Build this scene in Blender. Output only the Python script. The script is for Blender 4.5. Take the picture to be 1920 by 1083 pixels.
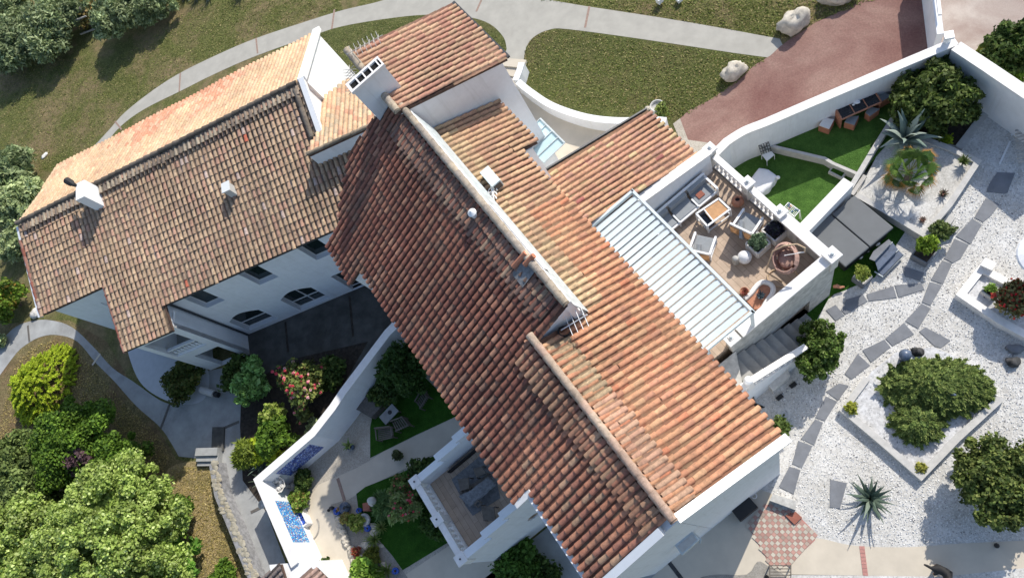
import bpy, math, random
import numpy as np
from mathutils import Vector, Matrix, geometry
random.seed(7); RNG = np.random.default_rng(7)
for o in list(bpy.data.objects): bpy.data.objects.remove(o)
scn = bpy.context.scene
COL = scn.collection

# ---------------------------------------------------------------- camera, sky, sun, exposure
FPX = 1320.0; NAD = (1465.0, 1015.0); CAMH = 30.0
_n = np.array([NAD[0]-960, -(NAD[1]-541.5), -FPX]); _n /= np.linalg.norm(_n)
_up = -_n
_y = np.array([0, 1., 0]); _y -= _y.dot(_up)*_up; _y /= np.linalg.norm(_y)
_x = np.cross(_y, _up)
RC = np.array([_x, _y, _up])
CC = np.array([0, 0, CAMH])
cam = bpy.data.objects.new("camera", bpy.data.cameras.new("camera")); COL.objects.link(cam)
cam.data.sensor_width = 36; cam.data.lens = FPX/1920*36; cam.data.clip_end = 1000; cam.data.clip_start = 0.1
cam.matrix_world = Matrix.Translation((0, 0, CAMH)) @ Matrix([[*RC[0]], [*RC[1]], [*RC[2]]]).to_4x4()
scn.camera = cam
SUN_EL = math.radians(39); SUN_AZ = math.radians(67.5)
world = bpy.data.worlds.new("World"); scn.world = world; world.use_nodes = True
wn = world.node_tree.nodes; wl = world.node_tree.links
sky = wn.new("ShaderNodeTexSky"); sky.sky_type = 'NISHITA'; sky.sun_disc = False
sky.sun_elevation = SUN_EL; sky.sun_rotation = math.pi/2 - SUN_AZ
wn["Background"].inputs[1].default_value = 0.15
wl.new(sky.outputs[0], wn["Background"].inputs[0])
sd_ = bpy.data.lights.new("sun", 'SUN'); sd_.energy = 4.2; sd_.angle = math.radians(0.5); sd_.color = (1, .94, .84)
sun = bpy.data.objects.new("sun", sd_); COL.objects.link(sun)
sv = Vector((math.cos(SUN_EL)*math.cos(SUN_AZ), math.cos(SUN_EL)*math.sin(SUN_AZ), math.sin(SUN_EL)))
sun.rotation_euler = sv.to_track_quat('Z', 'Y').to_euler(); sun.location = (0, 0, 60)
vs = scn.view_settings; vs.view_transform = 'Standard'; vs.look = 'None'; vs.gamma = 1; vs.exposure = 0.32

# ---------------------------------------------------------------- survey frames
# site plan was measured from the aerial photograph: W() gives the ground (or height z) point seen at a map reading
def ray(u, v): return RC @ np.array([u-960, -(v-541.5), -FPX])
def W(u, v, z=0.0):
    d = ray(u, v); t = (z-CAMH)/d[2]; return Vector((d[0]*t, d[1]*t, z))
def plane3(a, b, c):
    a, b, c = [np.array(q, float) for q in (a, b, c)]
    n = np.cross(b-a, c-a); n /= np.linalg.norm(n)
    if n[2] < 0: n = -n
    return n, n@a
def Q(u, v, pl):
    d = ray(u, v); n, k = pl; t = (k-n@CC)/(n@d); return Vector(CC+d*t)
def mpp(u, v, z=0): return (W(u+1, v, z)-W(u, v, z)).length
A1 = math.radians(-47.2); E1 = (math.cos(A1), math.sin(A1)); E2 = (-math.sin(A1), math.cos(A1))
B1 = math.radians(22.3); G1 = (math.cos(B1), math.sin(B1)); G2 = (-math.sin(B1), math.cos(B1))
def S(s, d, z): return Vector((s*E1[0]+d*E2[0], s*E1[1]+d*E2[1], z))     # main house frame
def G(p, q, z): return Vector((p*G1[0]+q*G2[0], p*G1[1]+q*G2[1], z))     # side wing frame

# ---------------------------------------------------------------- object helpers
def tag(o, label=None, cat=None, group=None, kind=None):
    if label: o['label'] = label
    if cat: o['category'] = cat
    if group: o['group'] = group
    if kind: o['kind'] = kind
    return o
def empty(name, loc, label=None, cat=None, group=None, kind=None):
    e = bpy.data.objects.new(name, None); COL.objects.link(e); e.location = loc; e.empty_display_size = .2
    e['_l'] = 1; del e['_l']
    return tag(e, label, cat, group, kind)
def origin_of(o):
    v = Vector(o.location); 
    while o.parent: o = o.parent; v += o.location
    return v
def link_mesh(name, me, parent=None, origin=None):
    o = bpy.data.objects.new(name, me); COL.objects.link(o)
    if parent is not None:
        off = origin_of(parent); me.transform(Matrix.Translation(-off)); o.parent = parent
    elif origin is not None:
        me.transform(Matrix.Translation(-Vector(origin))); o.location = origin
    return o
class MB:
    def __init__(s): s.v = []; s.f = []; s.c = []; s.m = []
    def add(s, vs, fs, col=None, mi=0):
        b = len(s.v); s.v.extend([tuple(q) for q in vs])
        for f in fs: s.f.append(tuple(b+i for i in f)); s.c.append(col); s.m.append(mi)
        return s
    def prism(s, pts, z0, z1=None, col=None, mi=0):
        """pts: Vectors (top); z0 bottom height (float) ; vertical sides"""
        n = len(pts); top = [Vector(p) for p in pts]
        if z1 is not None: top = [Vector((p.x, p.y, z1)) for p in top]
        ar = sum(top[i].x*top[(i+1) % n].y-top[(i+1) % n].x*top[i].y for i in range(n))
        if ar < 0: top.reverse()
        bot = [Vector((p.x, p.y, z0)) for p in top]
        tris = geometry.tessellate_polygon([top])
        fs = [tuple(t) for t in tris]
        fix = []
        for t in fs:
            a, b_, c = [top[i] for i in t]
            fix.append(t if (b_-a).cross(c-a).z > 0 else t[::-1])
        s.add(top+bot, fix+[tuple(n+i for i in t[::-1]) for t in fix]+[(i, n+i, n+(i+1) % n, (i+1) % n) for i in range(n)], col, mi)
        return s
    def slab(s, pts, th, col=None, mi=0):
        """top polygon (any tilt) thickened straight down by th"""
        n = len(pts); top = [Vector(p) for p in pts]
        ar = sum(top[i].x*top[(i+1) % n].y-top[(i+1) % n].x*top[i].y for i in range(n))
        if ar < 0: top.reverse()
        bot = [p-Vector((0, 0, th)) for p in top]
        fix = []
        for t in geometry.tessellate_polygon([top]):
            a, b_, c = [top[i] for i in t]
            fix.append(tuple(t) if (b_-a).cross(c-a).z > 0 else tuple(t)[::-1])
        s.add(top+bot, fix+[tuple(n+i for i in t[::-1]) for t in fix]+[(i, n+i, n+(i+1) % n, (i+1) % n) for i in range(n)], col, mi)
        return s
    def box(s, c, sx, sy, sz, rz=0, col=None, mi=0, M=None):
        """c = centre of the bottom"""
        vs = []
        cr, sr = math.cos(rz), math.sin(rz)
        for dz in (0, sz):
            for dx, dy in ((-.5, -.5), (.5, -.5), (.5, .5), (-.5, .5)):
                x, y = dx*sx, dy*sy
                p = Vector((x*cr-y*sr, x*sr+y*cr, dz))
                if M is not None: p = M @ p
                vs.append(Vector(c)+p)
        s.add(vs, [(3, 2, 1, 0), (4, 5, 6, 7), (0, 1, 5, 4), (1, 2, 6, 5), (2, 3, 7, 6), (3, 0, 4, 7)], col, mi); return s
    def bar(s, a, b, w, h=None, col=None, mi=0):
        """box beam between a and b"""
        a, b = Vector(a), Vector(b); h = h or w; d = (b-a).normalized()
        up = Vector((0, 0, 1)) if abs(d.z) < .95 else Vector((1, 0, 0))
        x = d.cross(up).normalized(); y = x.cross(d).normalized()
        vs = []
        for p in (a, b):
            for i, j in ((-.5, -.5), (.5, -.5), (.5, .5), (-.5, .5)): vs.append(p+x*w*i+y*h*j)
        s.add(vs, [(0, 1, 2, 3), (7, 6, 5, 4), (0, 4, 5, 1), (1, 5, 6, 2), (2, 6, 7, 3), (3, 7, 4, 0)], col, mi); return s
    def tube(s, pts, r, n=8, col=None, mi=0, cap=True):
        pts = [Vector(p) for p in pts]; rr = r if hasattr(r, '__len__') else [r]*len(pts)
        rings = []; prev = None
        for i, p in enumerate(pts):
            d = (pts[min(i+1, len(pts)-1)]-pts[max(i-1, 0)]).normalized()
            x = d.cross(Vector((0, 0, 1))) if prev is None else prev-d*prev.dot(d)
            if x.length < 1e-3: x = Vector((1, 0, 0))
            x.normalize(); prev = x; y = d.cross(x)
            rings.append([p+(x*math.cos(2*math.pi*k/n)+y*math.sin(2*math.pi*k/n))*rr[i] for k in range(n)])
        vs = [v for q in rings for v in q]; fs = []
        for i in range(len(pts)-1):
            for k in range(n):
                k2 = (k+1) % n; fs.append((i*n+k, i*n+k2, (i+1)*n+k2, (i+1)*n+k))
        if cap: fs += [tuple(range(n))[::-1], tuple(range((len(pts)-1)*n, len(pts)*n))]
        s.add(vs, fs, col, mi); return s
    def lathe(s, c, prof, n=16, col=None, mi=0, sc=1.0, M=None):
        vs = []; c = Vector(c)
        for r, z in prof:
            for k in range(n):
                p = Vector((r*math.cos(2*math.pi*k/n)*sc, r*math.sin(2*math.pi*k/n)*sc, z*sc))
                vs.append(c+(M @ p if M is not None else p))
        fs = []
        for i in range(len(prof)-1):
            for k in range(n):
                k2 = (k+1) % n; fs.append((i*n+k, i*n+k2, (i+1)*n+k2, (i+1)*n+k))
        fs += [tuple(range(n))[::-1], tuple(range((len(prof)-1)*n, len(prof)*n))]
        s.add(vs, fs, col, mi); return s
    def ball(s, c, r, n=12, m=8, jit=0, col=None, mi=0, seed=0):
        rx, ry, rz = r if hasattr(r, '__len__') else (r, r, r)
        rg = random.Random(seed); vs = [Vector(c)+Vector((0, 0, -rz))]
        for i in range(1, m):
            t = math.pi*i/m-math.pi/2
            for k in range(n):
                a = 2*math.pi*k/n; q = 1+rg.uniform(-jit, jit)
                vs.append(Vector(c)+Vector((rx*math.cos(t)*math.cos(a)*q, ry*math.cos(t)*math.sin(a)*q, rz*math.sin(t)*q)))
        vs.append(Vector(c)+Vector((0, 0, rz))); L = len(vs)-1; fs = []
        for k in range(n): fs.append((0, 1+(k+1) % n, 1+k)); fs.append((L, L-n+k, L-n+(k+1) % n))
        for i in range(m-2):
            for k in range(n):
                k2 = (k+1) % n; fs.append((1+i*n+k, 1+i*n+k2, 1+(i+1)*n+k2, 1+(i+1)*n+k))
        s.add(vs, fs, col, mi); return s
    def build(s, name, mat, parent=None, label=None, cat=None, group=None, kind=None, smooth=False, bevel=0, origin=None):
        me = bpy.data.meshes.new(name); me.from_pydata(s.v, [], s.f); me.update()
        mats = mat if isinstance(mat, (list, tuple)) else [mat]
        for m in mats: me.materials.append(m)
        if len(mats) > 1: me.polygons.foreach_set('material_index', s.m)
        if any(c is not None for c in s.c):
            at = me.color_attributes.new("col", 'FLOAT_COLOR', 'CORNER'); a = []
            for f, c in zip(s.f, s.c): a.extend((list(c or (1, 1, 1))+[1])*len(f))
            at.data.foreach_set('color', a)
        if smooth: me.polygons.foreach_set('use_smooth', [True]*len(me.polygons))
        if parent is None and origin is None and s.v:
            a = np.array(s.v); lo, hi = a.min(0), a.max(0); origin = ((lo[0]+hi[0])/2, (lo[1]+hi[1])/2, lo[2])
        o = link_mesh(name, me, parent, origin)
        if bevel:
            b = o.modifiers.new("bevel", 'BEVEL'); b.width = bevel; b.segments = 2; b.limit_method = 'ANGLE'
        return tag(o, label, cat, group, kind)
def copy_thing(src, loc, rz=None, label=None, group=None):
    c = src.copy(); COL.objects.link(c); c.location = loc
    if rz is not None: c.rotation_euler = (0, 0, rz)
    if label: c['label'] = label
    if group: c['group'] = group
    for ch in src.children:
        d = ch.copy(); COL.objects.link(d); d.parent = c
        for g in ch.children:
            h = g.copy(); COL.objects.link(h); h.parent = d
    return c
def smoothline(pts, n=6, closed=False):
    P = [Vector((p[0], p[1], 0)) for p in pts]; out = []; L = len(P)
    for i in range(L if closed else L-1):
        p0 = P[(i-1) % L] if (closed or i > 0) else P[i]; p1 = P[i]; p2 = P[(i+1) % L]; p3 = P[(i+2) % L] if (closed or i < L-2) else P[(i+1) % L]
        for k in range(n):
            t = k/n
            q = .5*((2*p1)+(p2-p0)*t+(2*p0-5*p1+4*p2-p3)*t*t+(3*p1-p0-3*p2+p3)*t**3); out.append((q.x, q.y))
    if not closed: out.append((P[-1].x, P[-1].y))
    return out
def ground(name, px, layer, mat, smooth=False, z=0.0, th=0.0, label=None, kind='structure', world_pts=None, **kw):
    if world_pts is None:
        if smooth: px = smoothline(px, 5, True)
        pts = [W(u, v, z+layer*.004) for u, v in px]
    else: pts = [Vector((p[0], p[1], z+layer*.004)) for p in world_pts]
    m = MB()
    if th: m.slab(pts, th)
    else:
        fix = []
        for t in geometry.tessellate_polygon([pts]):
            a, b_, c = [pts[i] for i in t]; fix.append(tuple(t) if (b_-a).cross(c-a).z > 0 else tuple(t)[::-1])
        m.add(pts, fix)
    return m.build(name, mat, kind=kind, label=label, **kw)
def wall(path, th, z0, name, mat, parent=None, tops=None, cap=None, capmat=None, side=1, **kw):
    """wall along world polyline (outer top edge), thickness th to the left (side=1) or right; tops: z per vertex"""
    P = [Vector((p[0], p[1], 0)) for p in path]; n = len(P); off = []
    for i in range(n):
        d1 = (P[i]-P[i-1]).normalized() if i > 0 else (P[1]-P[0]).normalized()
        d2 = (P[i+1]-P[i]).normalized() if i < n-1 else d1
        n1 = Vector((-d1.y, d1.x, 0)); n2 = Vector((-d2.y, d2.x, 0)); b = (n1+n2).normalized()
        off.append(P[i]+b*(th*side/max(.3, b.dot(n1))))
    m = MB(); z = tops or [p[2] for p in path]
    poly = [Vector((P[i].x, P[i].y, z[i])) for i in range(n)]+[Vector((off[i].x, off[i].y, z[i])) for i in reversed(range(n))]
    def strip(mm, ext, za, zb, zl):
        for i in range(n-1):
            a, b_, c, d = P[i], P[i+1], off[i+1], off[i]
            if ext:
                def ex(p, q): r = (p-q); return p+r.normalized()*ext
                a, d, b_, c = ex(a, d), ex(d, a), ex(b_, c), ex(c, b_)
                a, d, b_, c = a, d, b_, c
            t = [Vector((a.x, a.y, zl[i]+zb)), Vector((b_.x, b_.y, zl[i+1]+zb)), Vector((c.x, c.y, zl[i+1]+zb)), Vector((d.x, d.y, zl[i]+zb))]
            lo = [Vector((q.x, q.y, (z0 if za is None else zl[k]+za))) for q, k in zip(t, (i, i+1, i+1, i))]
            fs = [(0, 1, 2, 3), (7, 6, 5, 4), (0, 4, 5, 1), (2, 6, 7, 3)]
            if i == 0: fs.append((3, 7, 4, 0))
            if i == n-2: fs.append((1, 5, 6, 2))
            if side < 0: fs = [f[::-1] for f in fs]
            fs = [f[::-1] for f in fs] if False else fs
            mm.add(t+lo, fs)
    strip(m, 0, None, -.001 if cap else 0, z)
    w = m.build(name, mat, parent, **kw)
    if cap:
        m2 = MB(); strip(m2, .03, 0, cap, z); m2.build('coping', capmat or mat, w)
    return w
# ---------------------------------------------------------------- materials
def newmat(name, rough=.8):
    m = bpy.data.materials.new(name); m.use_nodes = True; nt = m.node_tree; b = nt.nodes["Principled BSDF"]
    b.inputs['Roughness'].default_value = rough; return m, nt, b
def N(nt, t, **kw):
    n = nt.nodes.new(t)
    for k, v in kw.items(): setattr(n, k, v)
    return n
def noise(nt, scale, detail=4, rough=.6, vec=None, dist=0):
    n = N(nt, "ShaderNodeTexNoise"); n.inputs['Scale'].default_value = scale; n.inputs['Detail'].default_value = detail
    n.inputs['Roughness'].default_value = rough; n.inputs['Distortion'].default_value = dist
    if vec: nt.links.new(vec, n.inputs['Vector'])
    return n
def ramp(nt, fac, stops):
    r = N(nt, "ShaderNodeValToRGB"); e = r.color_ramp.elements
    while len(e) < len(stops): e.new(.5)
    for k, (p, c) in enumerate(stops): e[k].position = p; e[k].color = (*c, 1) if len(c) == 3 else c
    nt.links.new(fac, r.inputs[0]); return r
def mix(nt, a, b, fac, mode='MIX'):
    m = N(nt, "ShaderNodeMix", data_type='RGBA', blend_type=mode)
    for sock, v in ((m.inputs[6], a), (m.inputs[7], b), (m.inputs[0], fac)):
        if isinstance(v, (int, float)): sock.default_value = v
        elif isinstance(v, tuple): sock.default_value = (*v, 1)
        else: nt.links.new(v, sock)
    return m.outputs[2]
def bump(nt, b, h, strength=.4, dist=.02):
    n = N(nt, "ShaderNodeBump"); n.inputs['Strength'].default_value = strength; n.inputs['Distance'].default_value = dist
    nt.links.new(h, n.inputs['Height']); nt.links.new(n.outputs[0], b.inputs['Normal']); return n
def geo(nt): return N(nt, "ShaderNodeNewGeometry").outputs['Position']
def plain(name, col, rough=.7, metal=0, var=.12, sc=6, bmp=0, dirt=0, dirtcol=(.1, .09, .07)):
    m, nt, b = newmat(name, rough); p = geo(nt)
    n = noise(nt, sc, 5, .6, p)
    dark = tuple(c*(1-var*1.6) for c in col); lite = tuple(min(1, c*(1+var)) for c in col)
    r = ramp(nt, n.outputs[0], [(.3, dark), (.7, lite)]); out = r.outputs[0]
    if dirt:
        n2 = noise(nt, sc*.4, 6, .75, p, .4); r2 = ramp(nt, n2.outputs[0], [(.5, (0, 0, 0)), (.75, (dirt,)*3)])
        out = mix(nt, out, dirtcol, r2.outputs[0])
    nt.links.new(out, b.inputs['Base Color']); b.inputs['Metallic'].default_value = metal
    if bmp: n3 = noise(nt, 60, 4, .6, p); bump(nt, b, n3.outputs[0], bmp, .01)
    return m
M = {}
M['white'] = plain('white_render', (.76, .77, .79), .85, var=.03, sc=3, bmp=.15, dirt=.16, dirtcol=(.45, .43, .4))
M['whitecap'] = plain('white_coping', (.78, .76, .74), .8, var=.05, sc=5, bmp=.2, dirt=.25, dirtcol=(.5, .45, .4))
def streaky(m, amt=.3, col=(.42, .41, .38)):
    nt = m.node_tree; b = nt.nodes['Principled BSDF']; src = b.inputs['Base Color'].links[0].from_socket; mp = N(nt, 'ShaderNodeMapping'); mp.inputs['Scale'].default_value = (3.5, 3.5, .25)
    nt.links.new(geo(nt), mp.inputs[0]); n_ = noise(nt, 1, 6, .75, mp.outputs[0]); r_ = ramp(nt, n_.outputs[0], [(.52, (0, 0, 0)), (.75, (amt,)*3)]); nt.links.new(mix(nt, src, col, r_.outputs[0]), b.inputs['Base Color'])
streaky(M['white'])
M['oldwhite'] = plain('weathered_white_stone', (.6, .58, .54), .9, var=.12, sc=7, bmp=.4, dirt=.5, dirtcol=(.3, .29, .27))
M['stonewall'] = plain('rough_pale_stone', (.52, .51, .48), .95, var=.2, sc=4, bmp=.9, dirt=.55, dirtcol=(.25, .24, .22))
M['whitepaint'] = plain('white_painted_metal', (.78, .79, .8), .4, var=.02)
M['pergola'] = plain('pale_aluminium_louvre', (.60, .67, .70), .45, var=.03, metal=.2)
M['zinc'] = plain('zinc_flashing', (.5, .55, .57), .5, var=.15, sc=4)
M['darkgrey'] = plain('charcoal_metal', (.05, .055, .06), .55, var=.1)
M['black'] = plain('black_matt', (.012, .012, .013), .6, var=.1)
M['soot'] = plain('soot_inside', (.004, .004, .004), 1, var=.1)
M['glassdark'] = plain('dark_window_glass', (.012, .022, .022), .08, var=.1)
M['glassblack'] = plain('black_table_glass', (.01, .013, .022), .06, var=.1)
M['blueglass'] = plain('pale_canopy_glass', (.5, .66, .7), .15, var=.05)
M['terracotta'] = plain('terracotta_clay', (.42, .17, .10), .8, var=.12, sc=9, bmp=.2, dirt=.2, dirtcol=(.3, .2, .15))
M['terrapot'] = plain('pale_terracotta', (.45, .2, .12), .8, var=.12, sc=9, dirt=.3, dirtcol=(.4, .3, .25))
M['concrete'] = plain('beige_concrete', (.55, .49, .40), .9, var=.06, sc=1.2, bmp=.15, dirt=.25, dirtcol=(.38, .34, .28))
M['path'] = plain('grey_path_concrete', (.38, .365, .325), .92, var=.07, sc=1.5, bmp=.3, dirt=.3, dirtcol=(.24, .23, .2))
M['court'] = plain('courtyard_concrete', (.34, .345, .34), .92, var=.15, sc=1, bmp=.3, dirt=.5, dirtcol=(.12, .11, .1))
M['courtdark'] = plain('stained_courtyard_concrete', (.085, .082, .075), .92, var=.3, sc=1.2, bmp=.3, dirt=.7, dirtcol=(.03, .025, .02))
M['pavinglight'] = plain('pale_fine_paving', (.5, .51, .53), .9, var=.05, sc=3, bmp=.4)
M['joint'] = plain('brick_joint_strip', (.30, .21, .17), .9, var=.15, sc=10)
M['pinkjoint'] = plain('pink_brick_strip', (.45, .22, .19), .9, var=.1, sc=10)
M['slate'] = plain('grey_slate_slab', (.165, .175, .195), .75, var=.1, sc=3, bmp=.3, dirt=.2, dirtcol=(.28, .28, .28))
M['curbstone'] = plain('planter_edge_stone', (.5, .49, .47), .9, var=.08, sc=5, bmp=.3, dirt=.3, dirtcol=(.3, .29, .27))
M['rock'] = plain('limestone_boulder', (.55, .5, .42), .95, var=.25, sc=3, bmp=1, dirt=.5, dirtcol=(.3, .29, .26))
M['darkrock'] = plain('dark_stone', (.045, .045, .047), .8, var=.4, sc=5, bmp=.8, dirt=.5, dirtcol=(.2, .2, .2))
M['floortile'] = None
M['cushion'] = plain('grey_outdoor_cushion', (.27, .29, .31), .95, var=.05, sc=12)
M['cushdark'] = plain('dark_outdoor_cushion', (.12, .125, .14), .95, var=.06, sc=12)
M['wood'] = plain('oiled_teak', (.5, .27, .12), .6, var=.15, sc=7)
M['woodgrey'] = plain('weathered_wood', (.14, .12, .1), .85, var=.2, sc=7)
M['rattan'] = plain('brown_rattan', (.42, .26, .21), .8, var=.25, sc=25, bmp=.5)
M['rattanpale'] = plain('pale_cane', (.55, .4, .26), .7, var=.15, sc=15)
M['spa'] = plain('grey_vinyl_cover', (.105, .115, .125), .6, var=.06, sc=2, bmp=.15)
M['spaside'] = plain('black_spa_shell', (.015, .016, .02), .6, var=.1)
M['soil'] = plain('dark_soil', (.045, .035, .027), 1, var=.4, sc=6, bmp=.8)
M['bark'] = plain('brown_bark', (.11, .085, .065), .95, var=.3, sc=10, bmp=.6)
M['blueglaze'] = plain('blue_glazed_ceramic', (.03, .09, .42), .2, var=.15)
M['bluegrey'] = plain('blue_grey_ceramic', (.09, .12, .18), .35, var=.2)
M['globe'] = plain('white_globe', (.8, .8, .8), .25, var=.01)
M['furblack'] = plain('black_fur', (.012, .011, .011), .7, var=.3, sc=20)
M['furtan'] = plain('tan_fur', (.4, .2, .12), .8, var=.2, sc=20)
M['pinkstone'] = plain('terracotta_slab', (.30, .11, .075), .9, var=.12, sc=5, bmp=.2)
M['fountain'] = plain('pale_shell_stone', (.62, .6, .56), .9, var=.25, sc=9, bmp=1, dirt=.3, dirtcol=(.35, .33, .3))
M['fabric'] = plain('white_cloth', (.72, .73, .76), .95, var=.03)
M['stonestep'] = plain('grey_stone_step', (.34, .335, .32), .9, var=.12, sc=3, bmp=.4, dirt=.4, dirtcol=(.2, .2, .19))
M['drystone'] = plain('dark_dry_stone', (.27, .27, .28), .95, var=.25, sc=5, bmp=.9, dirt=.5, dirtcol=(.15, .15, .14))
M['greyfabric'] = plain('faded_blue_grey_cloth', (.2, .205, .215), .95, var=.25, sc=8)
M['woodfence'] = plain('grey_fence_wood', (.12, .11, .1), .9, var=.2, sc=10)
M['palewood'] = plain('sunbleached_slats', (.45, .43, .4), .9, var=.1)

def tile_mat(name, lichen, lc=(.045, .038, .03)):
    m, nt, b = newmat(name, .9); p = geo(nt)
    at = N(nt, "ShaderNodeAttribute", attribute_name="col")
    n1 = noise(nt, 9, 5, .7, p); r1 = ramp(nt, n1.outputs[0], [(.3, (.72, .7, .68)), (.7, (1.15, 1.13, 1.1))])
    c = mix(nt, at.outputs[0], r1.outputs[0], 1.0, 'MULTIPLY')
    n2 = noise(nt, 5.5, 7, .8, p, .3); r2 = ramp(nt, n2.outputs[0], [(.5, (0, 0, 0)), (.66, (lichen,)*3)])
    c = mix(nt, c, lc, r2.outputs[0])
    n4 = noise(nt, 0.5, 4, .6, p); r4 = ramp(nt, n4.outputs[0], [(.35, (.8, .8, .8)), (.65, (1.08, 1.08, 1.08))])
    c = mix(nt, c, r4.outputs[0], 1.0, 'MULTIPLY')
    n5 = noise(nt, 1.3, 6, .75, p, .8); r5 = ramp(nt, n5.outputs[0], [(.48, (0, 0, 0)), (.62, (lichen*.4,)*3)]); c = mix(nt, c, tuple(q*2.2 for q in lc), r5.outputs[0])
    nt.links.new(c, b.inputs['Base Color'])
    n3 = noise(nt, 50, 4, .7, p); bump(nt, b, n3.outputs[0], .5, .008)
    return m
M['tile_old'] = tile_mat('weathered_clay_tile', .55)
M['tile_red'] = tile_mat('red_brown_clay_tile', .45)
M['tile_warm'] = tile_mat('warm_clay_tile', .42, (.10, .075, .05))
M['tile_new'] = tile_mat('pale_new_clay_tile', .08)
M['tilebed'] = plain('tile_bed_mortar', (.10, .06, .045), .95, var=.3, sc=6)

def grass_mat(name, stops, sc=1.0, fine=28, patch=(.2, .15, .09), pf=.6, pth=.56):
    m, nt, b = newmat(name, .95); p = geo(nt)
    n1 = noise(nt, fine, 5, .75, p); r1 = ramp(nt, n1.outputs[0], stops)
    n2 = noise(nt, .35*sc, 5, .65, p, .5); r2 = ramp(nt, n2.outputs[0], [(pth-.08, (0, 0, 0)), (pth+.1, (pf,)*3)])
    c = mix(nt, r1.outputs[0], patch, r2.outputs[0])
    n4 = noise(nt, 2.2, 6, .7, p); r4 = ramp(nt, n4.outputs[0], [(.3, (.62, .66, .6)), (.7, (1.25, 1.2, 1.15))])
    c = mix(nt, c, r4.outputs[0], 1.0, 'MULTIPLY')
    nt.links.new(c, b.inputs['Base Color']); b.inputs['Specular IOR Level'].default_value = .1
    n3 = noise(nt, 14, 6, .8, p); bump(nt, b, n3.outputs[0], 1.0, .12); return m
M['lawn'] = grass_mat('lawn_grass', [(.34, (.065, .08, .026)), (.5, (.145, .16, .055)), (.66, (.27, .25, .11))], fine=9, patch=(.30, .225, .14), pf=.75, pth=.52)
M['lawn2'] = grass_mat('front_lawn_grass', [(.34, (.055, .07, .025)), (.5, (.125, .145, .05)), (.66, (.23, .22, .1))], fine=10, pf=.45, patch=(.2, .15, .09))
M['dry'] = grass_mat('dry_grass', [(.34, (.24, .18, .09)), (.5, (.42, .33, .18)), (.66, (.6, .5, .3))], fine=12, patch=(.2, .18, .06), pf=.5)
M['dull'] = grass_mat('sparse_dry_grass', [(.34, (.11, .1, .045)), (.5, (.24, .2, .1)), (.66, (.38, .31, .18))], fine=10, patch=(.22, .14, .09), pf=.7, pth=.5)
M['turf'] = grass_mat('artificial_turf', [(.3, (.05, .12, .03)), (.5, (.085, .19, .04)), (.7, (.13, .25, .06))], pf=.0)
M['turfdark'] = grass_mat('garden_turf', [(.3, (.015, .07, .008)), (.5, (.04, .125, .015)), (.7, (.07, .17, .03))], pf=.0)

def gravel_mat(name, lite, dark, sc=26, th=.12):
    m, nt, b = newmat(name, .9); p = geo(nt)
    v = N(nt, "ShaderNodeTexVoronoi"); v.inputs['Scale'].default_value = sc; nt.links.new(p, v.inputs['Vector'])
    cr = ramp(nt, v.outputs['Color'], [(.1, tuple(c*.72 for c in lite)), (.75, lite)])
    n1 = noise(nt, sc*.55, 6, .8, p); r1 = ramp(nt, n1.outputs[0], [(.34, (1, 1, 1)), (.44, (0, 0, 0))])
    c = mix(nt, cr.outputs[0], dark, r1.outputs[0])
    n2 = noise(nt, .8, 5, .7, p); r2 = ramp(nt, n2.outputs[0], [(.35, (.8, .78, .74)), (.65, (1.05, 1.05, 1.05))])
    c = mix(nt, c, r2.outputs[0], 1.0, 'MULTIPLY')
    nt.links.new(c, b.inputs['Base Color'])
    bump(nt, b, v.outputs['Distance'], -1.0, .05); return m
M['gravel'] = gravel_mat('white_marble_gravel', (.64, .635, .62), (.24, .23, .215), 20, .1)
M['pebble'] = gravel_mat('coarse_white_pebbles', (.66, .67, .7), (.07, .075, .09), 12)
M['scree'] = gravel_mat('grey_fine_gravel', (.34, .32, .29), (.14, .13, .11), 30)
M['beigegravel'] = gravel_mat('beige_gravel', (.48, .44, .38), (.2, .18, .15), 30)

def drive_mat():
    m, nt, b = newmat('red_brown_resin_drive', .95); p = geo(nt)
    n1 = noise(nt, .30, 6, .6, p, .6); r = ramp(nt, n1.outputs[0], [(.3, (.17, .08, .068)), (.5, (.23, .13, .108)), (.72, (.33, .22, .18))])
    n2 = noise(nt, 12, 7, .85, p); r2 = ramp(nt, n2.outputs[0], [(.35, (.72, .72, .72)), (.65, (1.25, 1.25, 1.25))])
    nt.links.new(mix(nt, r.outputs[0], r2.outputs[0], 1.0, 'MULTIPLY'), b.inputs['Base Color']); bump(nt, b, n2.outputs[0], .6, .015); return m
M['drive'] = drive_mat()
def drive2():
    m, nt, b = newmat('pale_dusty_drive', .95); p = geo(nt)
    n1 = noise(nt, .4, 6, .6, p, .6); r = ramp(nt, n1.outputs[0], [(.32, (.30, .22, .19)), (.5, (.40, .33, .29)), (.68, (.52, .46, .41))])
    n2 = noise(nt, 30, 4, .7, p); r2 = ramp(nt, n2.outputs[0], [(.3, (.88, .88, .88)), (.7, (1.1, 1.1, 1.1))])
    nt.links.new(mix(nt, r.outputs[0], r2.outputs[0], 1.0, 'MULTIPLY'), b.inputs['Base Color']); bump(nt, b, n2.outputs[0], .4, .01); return m
M['drive2'] = drive2()
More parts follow.
